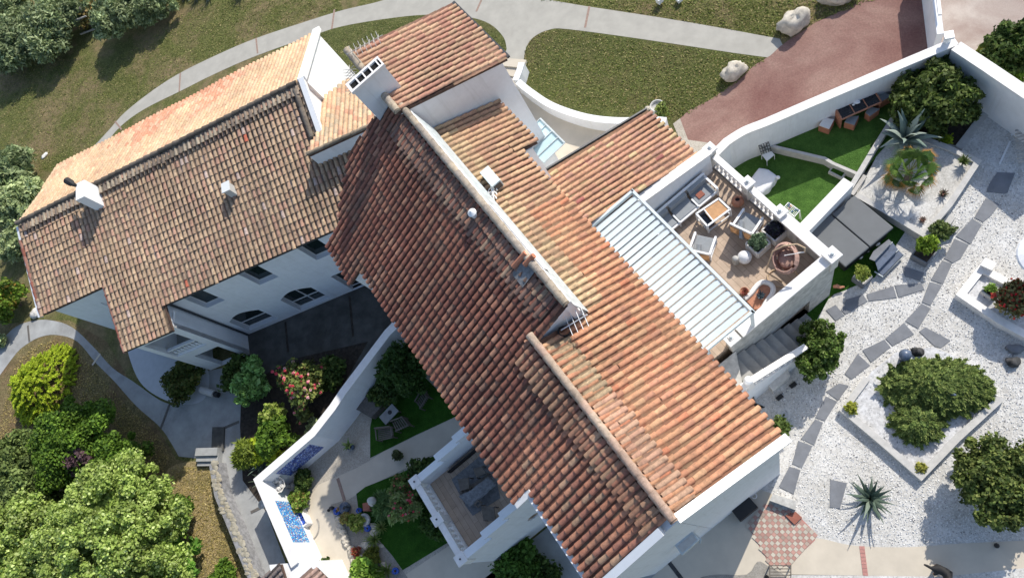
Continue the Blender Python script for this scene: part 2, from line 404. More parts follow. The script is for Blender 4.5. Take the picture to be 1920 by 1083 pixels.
def attr_mat(name, rough=.7, var=True, trans=0.0, spec=.3):
    m, nt, b = newmat(name, rough); at = N(nt, "ShaderNodeAttribute", attribute_name="col")
    nt.links.new(at.outputs[0], b.inputs['Base Color']); b.inputs['Specular IOR Level'].default_value = spec
    if trans:
        t = N(nt, "ShaderNodeBsdfTranslucent"); nt.links.new(at.outputs[0], t.inputs[0])
        mx = N(nt, "ShaderNodeMixShader"); mx.inputs[0].default_value = trans
        nt.links.new(b.outputs[0], mx.inputs[1]); nt.links.new(t.outputs[0], mx.inputs[2])
        nt.links.new(mx.outputs[0], nt.nodes['Material Output'].inputs[0])
    return m
M['leaf'] = attr_mat('foliage', .65, trans=.25, spec=.25)
M['petal'] = attr_mat('petals', .6, trans=.2)
M['attr'] = attr_mat('painted_pieces', .5)
M['attrmatt'] = attr_mat('matt_pieces', .9, spec=.2)
# ---------------------------------------------------------------- extra materials that need a frame
def plank_mat():
    m, nt, b = newmat('terrace_plank_tiles', .7); p = geo(nt)
    mp = N(nt, "ShaderNodeMapping"); mp.inputs['Rotation'].default_value = (0, 0, -A1); nt.links.new(p, mp.inputs[0])
    br = N(nt, "ShaderNodeTexBrick"); nt.links.new(mp.outputs[0], br.inputs[0]); br.inputs['Scale'].default_value = 1
    br.inputs['Brick Width'].default_value = 1.0; br.inputs['Row Height'].default_value = .22; br.inputs['Mortar Size'].default_value = .006
    br.inputs['Color1'].default_value = (.48, .37, .28, 1); br.inputs['Color2'].default_value = (.40, .30, .22, 1); br.inputs['Mortar'].default_value = (.2, .14, .1, 1)
    n1 = noise(nt, 3, 5, .6, p); r = ramp(nt, n1.outputs[0], [(.3, (.85, .85, .85)), (.7, (1.1, 1.1, 1.1))])
    nt.links.new(mix(nt, br.outputs[0], r.outputs[0], 1.0, 'MULTIPLY'), b.inputs['Base Color']); return m
M['plank'] = plank_mat()

# ---------------------------------------------------------------- ground
big = [(-170, -90), (140, -90), (140, 170), (-170, 170)]
ground('lawn', None, 0, M['lawn'], world_pts=big, label=None)
ground('front_lawn', [(985, 92), (1000, 68), (1030, 56), (1065, 55), (1200, 72), (1330, 92), (1440, 108), (1500, 150), (1400, 260), (1000, 260)], 1, M['lawn2'])
ground('path', smoothline([(150, 300), (178, 272), (205, 243), (235, 210), (290, 167), (345, 133), (420, 97), (480, 72), (560, 45), (640, 20), (700, 6), (770, -12), (860, -16), (1000, -4), (1100, 12), (1280, 40), (1462, 73)], 4)
       + [(1470, 90), (1440, 108)] + smoothline([(1380, 100), (1200, 73), (1065, 55), (1030, 56), (1003, 68), (988, 86), (982, 112), (975, 150), (972, 200)], 4) + [(900, 200), (945, 108), (950, 92)]
       + smoothline([(944, 70), (918, 45), (875, 32), (800, 28), (720, 36), (640, 50), (590, 66), (480, 105), (400, 140), (340, 170), (270, 205), (225, 238), (195, 275), (180, 300)], 4), 2, M['path'])
ground('side_lawn', smoothline([(600, 62), (640, 50), (720, 36), (800, 28), (875, 32), (918, 45), (944, 70), (950, 92)], 4)+[(930, 130), (700, 240), (560, 200)], 3, M['lawn2'])
for a, b_ in (((905, -5), (893, 22)), ((1105, 12), (1097, 52)), ((627, 18), (622, 55)), ((338, 137), (336, 172)), ((216, 228), (228, 243)), ((480, 72), (483, 100))):
    m = MB(); A_, B_ = W(*a, .012), W(*b_, .012); m.bar(A_, B_, .12, .006); m.build('path_joint', M['joint'], kind='structure')
ground('driveway', [(1265, 232), (1290, 208), (1330, 188), (1385, 150), (1415, 122), (1445, 104), (1462, 88), (1475, 78), (1530, 42), (1590, 15), (1660, -20), (1745, -40), (1790, 100), (1700, 200), (1500, 330), (1290, 320)], 4, M['drive'])
ground('forecourt', [(1728, -20), (1800, -60), (2100, -60), (2100, 380), (1760, 140)], 5, M['drive2'])
ground('driveway_edge', [(1262, 232), (1275, 222), (1290, 262), (1330, 268), (1360, 300), (1320, 320), (1290, 300)], 5, M['beigegravel'])
ground('entrance_paving', [(960, 120), (1000, 180), (1080, 225), (1180, 250), (1260, 240), (1260, 330), (1000, 330), (930, 180)], 6, M['concrete'])
# right-hand garden
ground('gravel_garden', [(1395, 745), (1440, 640), (1560, 556), (1590, 520), (1600, 430), (1590, 360), (1640, 300), (1690, 240), (1700, 120), (1790, 60), (1870, 120), (2050, 260), (2050, 1100), (1900, 1120), (1640, 1060), (1400, 1000), (1300, 900)], 4, M['gravel'])
ground('turf_strip', [(1500, 430), (1560, 360), (1700, 430), (1640, 520), (1582, 545), (1557, 554), (1520, 620), (1460, 660), (1430, 600)], 5, M['turfdark'])
ground('concrete_path', [(1150, 1140), (1380, 900), (1448, 925), (1446, 1062)] + smoothline([(1480, 1020), (1530, 1008), (1600, 1022), (1700, 1025), (1800, 1018), (1930, 1012), (2060, 1005)], 4)+[(2060, 1060), (1900, 1066), (1770, 1080), (1480, 1076), (1480, 1150)], 6, M['concrete'])
ground('gravel_margin', [(1480, 1077), (1620, 1078), (1770, 1080), (1920, 1064), (2060, 1058), (2060, 1140), (1480, 1140)], 7, M['gravel'])
ground('fine_gravel_patch', smoothline([(1310, 1085), (1345, 1076), (1400, 1076), (1420, 1052), (1440, 1060), (1475, 1083), (1440, 1110), (1340, 1110)], 3, True), 8, M['scree'])
m = MB(); m.bar(W(1252, 1050, .03), W(1290, 1100, .03), .16, .01); m.build('path_joint', M['darkrock'], kind='structure')
m = MB(); 
for k in range(8):
    t0, t1 = k/8, (k+1)/8-.012; a_, b_ = W(1616, 1023, .03), W(1623, 1079, .03); m.bar(a_.lerp(b_, t0), a_.lerp(b_, t1), .17, .01)
m.build('path_joint', M['pinkjoint'], kind='structure')
# left-hand grounds
ground('dry_bank', [(-60, 600), (0, 610), (60, 600), (130, 600), (200, 640), (330, 860), (400, 880), (440, 1000), (490, 1120), (-200, 1200), (-200, 700)], 1, M['dull'])
ground('dry_meadow', smoothline([(300, 905), (330, 870), (400, 872), (420, 960), (450, 1040), (480, 1110), (430, 1180), (300, 1120), (260, 1000)], 3, True), 2, M['dry'])
ground('garden_path', smoothline([(-60, 700), (0, 640), (30, 612), (62, 601), (95, 600), (135, 613), (175, 650), (212, 690), (250, 715), (300, 750), (332, 760)], 4)
       + [(360, 700), (470, 680), (720, 560), (760, 600), (560, 800), (470, 870), (515, 1000), (560, 1120), (500, 1120), (455, 980), (400, 862)]+smoothline([(335, 855), (322, 832), (300, 800), (255, 760), (215, 715), (180, 680), (145, 640), (110, 628), (80, 630), (50, 645), (20, 675), (-60, 790)], 4), 3, M['court'])
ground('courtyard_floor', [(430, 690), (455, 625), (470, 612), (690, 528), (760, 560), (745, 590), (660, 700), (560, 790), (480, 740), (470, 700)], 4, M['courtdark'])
ground('flower_bed', [(452, 745), (500, 700), (560, 670), (690, 640), (610, 780), (520, 850), (478, 900), (500, 960), (455, 900), (450, 800)], 5, M['soil'])
ground('pale_paving', smoothline([(240, 660), (245, 640), (300, 640), (380, 680), (392, 720), (380, 750), (345, 758), (300, 745), (262, 715)], 5, True), 5, M['pavinglight'])
for a, b_ in (((318, 757), (301, 803)), ((410, 806), (448, 790)), ((52, 610), (55, 640)), ((470, 960), (500, 945)), ((188, 663), (173, 684))):
    m = MB(); m.bar(W(*a, .03), W(*b_, .03), .14, .008); m.build('path_joint', M['woodfence'] if a[0] != 188 else M['concrete'], kind='structure')
for a, b_ in (((535, 603), (540, 660)), ((655, 555), (662, 630))):
    m = MB(); m.bar(W(*a, .03), W(*b_, .03), .12, .008); m.build('path_joint', M['soil'], kind='structure')
# walled garden
ground('walled_garden_floor', [(600, 1048), (540, 900), (660, 785), (760, 590), (900, 820), (1000, 1000), (900, 1150), (640, 1150)], 6, M['beigegravel'])
ground('garden_concrete', [(597, 908), (666, 878), (688, 866), (720, 845), (860, 778), (885, 815), (690, 912), (655, 935), (620, 945), (622, 960), (648, 1000), (668, 1060), (660, 1130), (600, 1130), (575, 1010), (572, 950), (585, 925)], 7, M['concrete'])
ground('garden_concrete', [(750, 1083), (860, 1010), (960, 1060), (860, 1160), (700, 1120)], 7, M['concrete'])
ground('garden_turf', [(694, 858), (694, 800), (700, 770), (720, 735), (790, 700), (850, 760), (862, 777), (780, 815)], 8, M['turfdark'])
ground('garden_turf', [(668, 925), (685, 912), (760, 882), (840, 840), (870, 850), (900, 960), (850, 1010), (755, 1068), (735, 1040), (715, 1020), (690, 990), (672, 955)], 8, M['turfdark'])
m = MB(); m.bar(W(633, 896, .04), W(646, 938, .04), .16, .01); m.build('path_joint', M['joint'], kind='structure')
ground('rear_yard_floor', [(900, 1090), (1030, 985), (1250, 1056), (1150, 1150), (900, 1150)], 7, M['court'])

# stepping stones of the gravel garden
za = lambda x, y: (1440+x/3, 361+y/3); zb = lambda x, y: (1440+x/3, 722+y/3)
STONES = [[za(*q) for q in s] for s in (
 [(1245, -48), (1290, -115), (1390, -110), (1345, 5), (1230, -5)], [(1225, 30), (1303, 65), (1255, 130), (1210, 165), (1160, 140)], [(1150, 145), (1203, 180), (1140, 290), (1055, 245)],
 [(1050, 258), (1130, 292), (1085, 370), (1040, 395), (990, 370)], [(980, 380), (1037, 398), (985, 515), (915, 490)], [(910, 500), (980, 520), (915, 635), (865, 615)],
 [(865, 622), (915, 650), (845, 765), (770, 722)], [(765, 730), (822, 795), (700, 862), (660, 820)], [(655, 825), (690, 868), (580, 955), (530, 885)], [(505, 905), (575, 970), (470, 1050), (430, 1018)],
 [(850, 780), (885, 755), (1028, 830), (975, 872), (940, 865)], [(555, 570), (705, 525), (725, 590), (565, 610)], [(712, 520), (865, 508), (880, 545), (735, 590)], [(755, 410), (880, 450), (855, 495), (770, 470)],
 [(410, 660), (440, 600), (535, 572), (560, 610), (435, 685)], [(325, 660), (380, 630), (430, 690), (380, 720)])]
STONES += [[zb(*q) for q in s] for s in ([(400, -12), (455, 0), (395, 85), (325, 35)], [(325, 60), (390, 90), (320, 200), (265, 180)], [(265, 190), (310, 208), (260, 335), (185, 300)],
 [(170, 310), (250, 340), (190, 465), (135, 440)], [(120, 455), (183, 475), (145, 612), (60, 570)], [(350, 528), (445, 548), (405, 692), (348, 685)])]
for k, st in enumerate(STONES):
    px = sum(q[0] for q in st)/len(st); py = sum(q[1] for q in st)/len(st)
    lab = ['slate stepping stone, %d%s along the main garden path' % (k, '') for _ in (0,)][0]
    m = MB(); m.slab([W(u, v, .045) for u, v in st], .05)
    o = m.build('stepping_stone', M['slate'], cat='stepping stone', group='slate stepping stones in the white gravel', bevel=.01)
    near = {0: 'by the shadow of the slatted arch at the upper right', 1: 'fifth slab up from the path fork beside the white planter bed', 2: 'beside the square dark shrub planter corner', 3: 'right of the two potted shrubs',
            4: 'just above where the side branch meets the path', 5: 'where the side branch joins the main path', 6: 'between the side branch and the path fork', 7: 'at the fork left of the dark round rock',
            8: 'above the left tip of the juniper mound', 9: 'left of the juniper mound', 10: 'split-off slab touching the top of the juniper mound', 11: 'in the side branch below the square topiary pot', 12: 'in the side branch, half shaded with leaf shadow',
            13: 'dark shaded slab below the planter shrub', 14: 'at the foot of the terrace corner under a sharp shadow', 15: 'partly hidden behind the oval bush by the terrace', 16: 'at the left corner of the juniper bed',
            17: 'first slab below the juniper bed corner', 18: 'second slab below the juniper bed corner', 19: 'third slab below the juniper bed corner', 20: 'last slab near the house corner', 21: 'lone tall slab left of the agave'}[k]
    o['label'] = 'grey slate slab '+near

# checkered paving
px = [(1438, 945), (1470, 955), (1500, 968), (1530, 1000), (1528, 1012), (1478, 1058), (1462, 1064), (1445, 1060), (1402, 985)]
pts = [W(u, v, 0) for u, v in px]
ground('paving_base', px, 9, M['pinkjoint'])
def inpoly(x, y, P):
    c = False; n = len(P)
    for i in range(n):
        a, b_ = P[i], P[(i+1) % n]
        if (a[1] > y) != (b_[1] > y) and x < (b_[0]-a[0])*(y-a[1])/(b_[1]-a[1])+a[0]: c = not c
    return c
m = MB(); dx = (W(1528, 1005)-W(1478, 1060)).normalized(); dy = Vector((-dx.y, dx.x, 0)); o0 = W(1402, 985); rg = random.Random(3); t = .145
for i in range(-20, 30):
    for j in range(-20, 30):
        c = o0+dx*i*t+dy*j*t
        if inpoly(c.x, c.y, pts):
            w = .47*t; col = (.43, .25, .21) if (i+j) % 2 else (.47, .43, .36)
            if rg.random() < .12: col = (.38, .30, .25)
            k = rg.uniform(.85, 1.12); col = tuple(q*k for q in col); zz = .055+rg.uniform(0, .004)
            m.add([Vector((c.x, c.y, zz))+dx*w*a_+dy*w*b_ for a_, b_ in ((-1, -1), (1, -1), (1, 1), (-1, 1))], [(0, 1, 2, 3)] if True else [], col)
m.build('checkered_paving', M['attrmatt'], kind='structure')

# ---------------------------------------------------------------- roofs
OLD = [((.47, .335, .23), 5), ((.5, .365, .25), 4), ((.44, .3, .21), 3), ((.49, .30, .22), 3), ((.56, .41, .275), 2), ((.39, .28, .205), 1.5), ((.62, .17, .1), .08), ((.56, .44, .39), .4)]
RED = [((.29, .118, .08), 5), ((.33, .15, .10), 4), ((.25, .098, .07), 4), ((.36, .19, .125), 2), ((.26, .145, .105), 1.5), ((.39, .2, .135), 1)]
WARM = [((.62, .33, .19), 5), ((.6, .30, .175), 4), ((.57, .27, .16), 3), ((.64, .38, .22), 2.5), ((.53, .26, .165), 1.5), ((.65, .32, .18), 1.2), ((.63, .25, .14), .3)]
ORANGE = [((.63, .35, .22), 5), ((.64, .39, .24), 4), ((.58, .31, .21), 3), ((.66, .5, .28), 1), ((.54, .3, .22), 2), ((.42, .15, .13), .2)]
PEACH = [((.62, .43, .27), 5), ((.66, .48, .31), 4), ((.6, .38, .25), 2), ((.64, .45, .3), 3)]
NEWOR = [((.62, .30, .19), 5), ((.66, .36, .24), 4), ((.68, .42, .29), 2)]
def pick(rg, pal):
    t = rg.uniform(0, sum(w for _, w in pal))
    for c, w in pal:
        t -= w
        if t <= 0: break
    k = rg.uniform(.91, 1.08); return tuple(min(1, q*k) for q in c)
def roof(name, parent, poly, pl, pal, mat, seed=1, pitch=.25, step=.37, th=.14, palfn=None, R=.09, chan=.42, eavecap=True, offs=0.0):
    n = Vector(pl[0]); u = Vector((0, 0, 1)).cross(n).normalized(); v = n.cross(u).normalized()
    if v.z < 0: v = -v; 
    if u.cross(v).dot(n) < 0: u = -u
    rg = random.Random(seed); o = poly[0]
    P = [((p-o).dot(u), (p-o).dot(v)) for p in poly]
    sl = MB(); sl.slab([p-n*.02 for p in poly], th)
    base = sl.build(name, M['tilebed'], parent)
    m = MB(); us = [p[0] for p in P]; i0 = math.floor(min(us)/pitch); i1 = math.ceil(max(us)/pitch)
    def spans(x):
        ys = []
        for i in range(len(P)):
            a, b_ = P[i], P[(i+1) % len(P)]
            if (a[0] > x) != (b_[0] > x): ys.append(a[1]+(b_[1]-a[1])*(x-a[0])/(b_[0]-a[0]))
        ys.sort(); return list(zip(ys[::2], ys[1::2]))
    SEG = 6
    for i in range(i0, i1+1):
        for kind in (0, 1):
            x = (i+(.5 if kind else 0)+offs)*pitch
            for y0, y1 in spans(x):
                if kind == 0: y0 -= .05
                y = y0; jx = rg.uniform(-.008, .008)
                first = True; k = 0
                while y < y1-.03:
                    L = min(step, y1-y); wp = o+u*x+v*(y+L/2)
                    pal_ = palfn(wp) if palfn else pal
                    col = pick(rg, pal_)
                    if kind == 0:
                        jx2 = jx+rg.uniform(-.006, .006); r0, r1 = R*rg.uniform(.97, 1.04), R*.82
                        wv = .018*math.sin(x*1.1+y*.7)+.012*math.sin(x*.45-y*1.3); ux = .02*math.sin(y*1.7+i*.35)*(.5+.5*math.sin(i*.2)); sl_ = -rg.uniform(.03, .09) if rg.random() < .03 else 0; tw_ = rg.uniform(-.03, .03) if rg.random() < .05 else 0
                        a0 = o+u*(x+jx2+ux+tw_)+v*(y+sl_)+n*(.028+wv+rg.uniform(0, .012)); a1 = o+u*(x+jx+ux)+v*(y+L+.03+sl_)+n*wv
                        vs = []
                        for a, r in ((a0, r0), (a1, r1)):
                            for t in range(SEG+1):
                                th_ = math.pi*t/SEG; vs.append(a+u*(r*math.cos(th_))+n*(r*.85*math.sin(th_)))
                        for t in range(SEG+1):
                            th_ = math.pi*t/SEG; r = r0-.018; vs.append(a0+u*(r*math.cos(th_))+n*(r*.85*math.sin(th_)))
                        W_ = SEG+1
                        fs = [(t, t+W_, t+1+W_, t+1) for t in range(SEG)]
                        m.add(vs[:2*W_], [f[::-1] if False else f for f in fs], col)
                        b = len(m.v)-2*W_; m.v.extend([tuple(q) for q in vs[2*W_:]]); bb = b+2*W_
                        for t in range(SEG): m.f.append((b+t, b+t+1, bb+t+1, bb+t)); m.c.append(tuple(q*.8 for q in col)); m.m.append(0)
                        if first and eavecap:
                            m.f.append(tuple(bb+t for t in range(W_))); m.c.append((.33, .17, .13)); m.m.append(0)
                    else:
                        c2 = tuple(q*chan for q in col); h0 = .012; w = pitch*.5-.02  # channel tiles darkened: shade between the covers, plus dirt, put into their colour
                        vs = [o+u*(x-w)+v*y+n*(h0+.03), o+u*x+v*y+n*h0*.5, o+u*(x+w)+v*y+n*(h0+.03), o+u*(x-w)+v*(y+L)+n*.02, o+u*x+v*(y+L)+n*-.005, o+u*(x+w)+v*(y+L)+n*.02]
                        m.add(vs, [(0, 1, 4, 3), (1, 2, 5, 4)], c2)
                    y += L; first = False; k += 1
    m.build('clay_tiles', mat, base, smooth=False)
    return base
def ridge(parent, a, b, pal, mat, r=.15, step=.42, seed=2, name='ridge_tiles'):
    a, b = Vector(a), Vector(b); d = (b-a).normalized(); L = (b-a).length; n = int(L/step); rg = random.Random(seed)
    x = d.cross(Vector((0, 0, 1))).normalized(); z = x.cross(d); m = MB()
    for i in range(n):
        p0 = a+d*(L*i/n)+z*.03; p1 = a+d*(L*(i+1)/n+.04); vs = []
        for p, q in ((p0, r*1.06), (p1, r*.9)):
            for t in range(9): th_ = math.pi*t/8; vs.append(p+x*q*math.cos(th_)+z*q*.9*math.sin(th_))
        col = pick(rg, pal); m.add(vs, [(t, t+9, t+10, t+1) for t in range(8)]+[tuple(range(9))[::-1], tuple(range(9, 18))], col)
        m.lathe(p1-d*.07, [(0, 0)], 3) if False else None
        c = tuple(q*.28 for q in col); vs = []
        for p, q in ((p1-d*.05, r*1.0), (p1-d*.02, r*1.0)):
            for t in range(9): th_ = math.pi*t/8; vs.append(p+x*q*math.cos(th_)+z*q*.92*math.sin(th_))
        m.add(vs, [(t, t+9, t+10, t+1) for t in range(8)], c)
    return m.build(name, mat, parent)

# planes
LP = plane3(S(-15, -5.45, 8.8), S(-5, -5.45, 8.8), S(-10, -1.75, 10.54))
RP = plane3(S(-15, 1.9, 8.85), S(-5, 1.9, 8.85), S(-10, -1.75, 10.54))
MP = plane3(G(-20, 17.05, 6.1), G(-10, 17.05, 6.1), G(-20, 23.35, 8.28))
BP = plane3(G(-20, 28.35, 6.0), G(-10, 28.35, 6.0), G(-20, 23.35, 8.28))
R2P = plane3(S(-15, 2.2, 6.1), S(-11, 2.2, 6.1), S(-13, 7.23, 4.6))
TWP = plane3(S(-21, -.5, 11.5), S(-18, -.5, 11.5), S(-19, 3.7, 10.0))
def onp(p, pl, dz=0):
    n, k = pl; return Vector((p.x, p.y, (k-n[0]*p.x-n[1]*p.y)/n[2]+dz))
# ---------------------------------------------------------------- main house
mh = empty('main_house', S(-10, 0, 0), 'large white house with the long red-brown and warm clay tiled gable roof in the centre', 'house')
def solid(parent, pts, pl, z0, mat, dz=-.17, name='wall', lo=None):
    m = MB(); m.prism([onp(p, pl, dz) if pl is not None else p for p in pts], z0); return m.build(name, mat, parent)
Lw = [S(-18.95, -.3, 0), S(-19.3, -3.0, 0), S(-17.75, -5.9, 0), S(-15.87, -5.95, 0), S(-15.87, -5.2, 0), S(-5.32, -5.2, 0), S(-5.32, -4.6, 0), S(-1.86, -4.6, 0), S(-1.86, -1.75, 0), S(-8.3, -1.75, 0), S(-8.3, -.3, 0)]
solid(mh, Lw, LP, 0, M['white'])
Rw = [S(-17.8, -.28, 0), S(-8.28, -.28, 0), S(-8.28, -1.73, 0), S(-1.86, -1.73, 0), S(-1.86, 1.65, 0), S(-15.1, 1.65, 0), S(-15.1, 2.35, 0), S(-17.8, 2.35, 0)]
solid(mh, Rw, RP, 0, M['white'])
Lp = [Q(u, v, LP) for u, v in ((742, 188), (700, 225), (656, 288), (641, 366), (637, 418), (613, 457))]+[S(-15.86, -6.2, 0), S(-15.84, -5.45, 0), S(-5.25, -5.45, 0), S(-5.22, -4.8, 0), S(-2.08, -4.8, 0), S(-2.08, -1.75, 0), S(-8.25, -1.75, 0), S(-8.25, -.3, 0)]
Lp = [onp(p, LP) for p in Lp]
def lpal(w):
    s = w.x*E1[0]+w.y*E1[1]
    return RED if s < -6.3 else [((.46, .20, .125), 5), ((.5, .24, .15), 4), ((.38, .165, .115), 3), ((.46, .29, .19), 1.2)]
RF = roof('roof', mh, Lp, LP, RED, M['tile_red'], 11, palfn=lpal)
Rp = [onp(S(*q, 0), RP) for q in ((-17.72, .0), (-8.15, .0), (-8.15, -1.75), (-2.05, -1.75), (-2.03, 1.9), (-15.12, 1.95), (-15.17, 2.62), (-17.72, 2.62))]
def rpal(w):
    d = w.x*E2[0]+w.y*E2[1]; s = w.x*E1[0]+w.y*E1[1]
    if d < .55 and s < -8.3: return [((.62, .45, .27), 5), ((.6, .4, .25), 3), ((.55, .35, .22), 2)]
    if s < -12.5: return [((.55, .34, .21), 4), ((.52, .3, .195), 4), ((.57, .37, .225), 3), ((.47, .27, .18), 1.5)]
    return WARM
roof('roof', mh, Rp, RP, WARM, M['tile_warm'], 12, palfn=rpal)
RCOL = [((.42, .36, .29), 4), ((.38, .33, .28), 3), ((.47, .4, .31), 2)]
ridge(RF, S(-18.2, -.32, 11.33), S(-8.2, -.32, 11.33), RCOL, M['tile_old'], .125)
ridge(RF, S(-8.5, -1.77, 10.62), S(-1.9, -1.77, 10.62), [((.52, .37, .29), 4), ((.46, .36, .28), 3)], M['tile_old'], .125)
def topcourse(F, c0, c1, a0, a1, pl, pal, mat, sd, lift=.06, ridge_lift=.03, step=.5):
    # separate flatter top course under the ridge: across c0 (ridge side) .. c1 (lower side), along a0..a1
    A, B_, C_ = onp(F(a0, c0, 0), pl, ridge_lift), onp(F(a1, c0, 0), pl, ridge_lift), onp(F(a0, c1, 0), pl, lift)
    D_ = onp(F(a1, c1, 0), pl, lift); return roof('top_course', RFP[0], [A, B_, D_, C_], plane3(A, B_, C_), pal, mat, sd, step=step, th=.04, R=.085, chan=.5)
RFP = [mh]
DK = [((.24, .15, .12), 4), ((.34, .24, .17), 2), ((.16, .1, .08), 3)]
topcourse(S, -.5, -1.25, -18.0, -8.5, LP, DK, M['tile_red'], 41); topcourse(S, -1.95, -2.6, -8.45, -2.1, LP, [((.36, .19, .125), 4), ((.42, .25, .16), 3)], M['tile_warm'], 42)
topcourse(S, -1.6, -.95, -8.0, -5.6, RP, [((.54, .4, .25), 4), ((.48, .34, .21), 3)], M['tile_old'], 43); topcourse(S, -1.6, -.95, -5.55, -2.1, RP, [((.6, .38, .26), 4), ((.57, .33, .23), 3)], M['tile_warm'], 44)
# low curb between the two ridge heights, with its flashing
m = MB(); m.prism([S(-17.75, -.42, 11.27), S(-8.22, -.42, 11.27), S(-8.22, -.16, 11.22), S(-17.75, -.16, 11.22)], 9.0); m.build('parapet', M['white'], mh)
m = MB(); m.slab([S(-17.7, -.17, 11.2), S(-8.1, -.17, 11.2), S(-8.1, .04, 9.98), S(-17.7, .04, 9.98)], .03); m.build('flashing', M['zinc'], mh)
m = MB(); m.slab([S(-12.6, -.16, 11.24), S(-9.6, -.16, 11.24), S(-9.6, -.05, 10.9), S(-12.6, -.05, 10.9)], .03); m.build('flashing', M['whitepaint'], mh)
# eaves board & gutters
m = MB(); m.bar(S(-5.3, -4.93, 8.93), S(-1.9, -4.93, 8.93), .13, .13); m.build('gutter', M['whitepaint'], mh)
m = MB(); m.bar(onp(S(-1.9, -1.7, 0), RP, .03), onp(S(-1.9, 1.98, 0), RP, .03), .27, .16)
m.build('gable_coping', M['whitepaint'], mh); m = MB(); m.bar(onp(S(-1.92, -2.2, 0), LP, .0), onp(S(-1.92, -4.9, 0), LP, .0), .24, .14); m.build('gable_coping', M['whitepaint'], mh)
m = MB(); m.bar(onp(S(-5.24, -5.45, 0), LP, -.04), onp(S(-5.2, -4.75, 0), LP, -.04), .2, .16); m.build('gable_coping', M['whitecap'], mh)
# tower
tw = [S(-21.6, -.5, 0), S(-17.85, -.5, 0), S(-17.85, 3.5, 0), S(-21.6, 3.5, 0)]
solid(mh, tw, TWP, 0, M['white'])
TR = roof('roof', mh, [onp(p, TWP) for p in (S(-21.7, -.55, 0), S(-17.85, -.55, 0), S(-17.8, 3.72, 0), S(-21.7, 3.72, 0))], TWP, WARM, M['tile_warm'], 13,
     palfn=lambda w: [((.57, .33, .225), 4), ((.6, .39, .25), 4), ((.54, .28, .2), 2)])
ridge(TR, S(-21.75, -.55, 11.58), S(-17.8, -.55, 11.58), RCOL, M['tile_old'], .14)
m = MB(); m.bar(S(-21.72, 3.8, 9.95), S(-17.8, 3.8, 9.95), .12, .1); m.build('gutter', M['darkgrey'], mh)
# chimneys on the main house
ch = MB(); ch.prism([S(-19.22, -1.28, 12.6), S(-18.8, -1.28, 12.6), S(-18.8, .12, 12.6), S(-19.22, .12, 12.6)], 9.6); CH = ch.build('chimney', M['white'], mh)
rim = MB()
for a, b_ in ((-19.26, -19.17), (-18.85, -18.76)): rim.prism([S(a, -1.32, 12.68), S(b_, -1.32, 12.68), S(b_, .16, 12.68), S(a, .16, 12.68)], 12.55)
dd = [-1.32, -.98, -.7, -.42, .0+.12-.05]
for a, b_ in ((-1.32, -1.22), (-.93, -.88), (-.64, -.59), (-.34, -.28), (-.02+.0, .03), (.1, .16)): rim.prism([S(-19.17, a, 12.675), S(-18.85, a, 12.675), S(-18.85, b_, 12.675), S(-19.17, b_, 12.675)], 12.55)
rim.build('chimney_rim', M['whitecap'], CH)
m = MB(); m.prism([S(-19.17, -1.25, 12.605), S(-18.85, -1.25, 12.605), S(-18.85, .1, 12.605), S(-19.17, .1, 12.605)], 12.6-.02); m.build('flue_opening', M['soot'], CH)
# small vents
def vent(u, v, pl, h, r, mat, name='roof_vent'):
    b = Q(u, v, pl); m = MB(); m.lathe((b.x, b.y, b.z-.1), [(r*.7, 0), (r*.7, h), (r, h), (r, h+.04), (.01, h+.16)], 14); m.build(name, mat, mh)
vent(892, 406, LP, .38, .15, M['whitepaint'])
# skylight hatch with a slipped tile
b = Q(985, 512, LP); m = MB(); nn = Vector(LP[0]); uu = Vector((E1[0], E1[1], 0)); vv = nn.cross(uu)
if vv.z < 0: vv = -vv
m.add([b+nn*.12+uu*a_*.3+vv*b_*.32 for a_, b_ in ((-1, -1), (1, -1), (1, 1), (-1, 1))], [(0, 1, 2, 3)]); m.build('skylight', M['greyfabric'], mh)
m = MB(); m.tube([b+nn*.16-uu*.38+vv*-.1, b+nn*.2-uu*.3+vv*.55], .09, 8); m.tube([b+nn*.16-uu*.1+vv*.25, b+nn*.2-uu*.02+vv*.7], .09, 8); m.build('loose_tile', M['terracotta'], mh)
# air unit on the roof and its pipes
b = onp(S(-14.3, .45, 0), RP); m = MB(); m.box((b.x, b.y, b.z+.08), .8, .38, .4, A1, col=(.6, .68, .7))
m.box(tuple(b+Vector((E1[0]*.415, E1[1]*.415, .14))), .03, .3, .28, A1, col=(.08, .08, .08)); AC = m.build('air_conditioner', M['attr'], mh, bevel=.015)
m = MB()
for k in range(3):
    c = onp(S(-13.6-.15*k, .0+.1*k, 0), RP, .15)
    m.tube([c+Vector((math.cos(t)*.16, math.sin(t)*.13, .03*t/6)) for t in [x*.6 for x in range(10)]]+[onp(S(-14.2, .3, 0), RP, .2)], .025, 6)
m.build('pipe_loop', M['whitecap'], AC)
# aerial lying in the notch
a0 = onp(S(-8.05, -.95, 0), RP, .25)
m = MB(); m.tube([a0, a0+Vector((.9, .35, .5))], .018, 6)
for k in range(4):
    c = a0+Vector((.9, .35, .5))*(.3+.2*k); m.tube([c+Vector((-.15, .3, 0)), c+Vector((.15, -.3, 0))], .012, 5)
m.build('aerial', M['whitepaint'], mh)
m = MB(); c = onp(S(-8.0, -.9, 0), RP, .12)
for k in range(3): m.tube([c+Vector((math.cos(t)*.2, math.sin(t)*.15, .04*k)) for t in [x*.63 for x in range(11)]], .02, 5)
m.build('cable_coil', M['black'], mh)
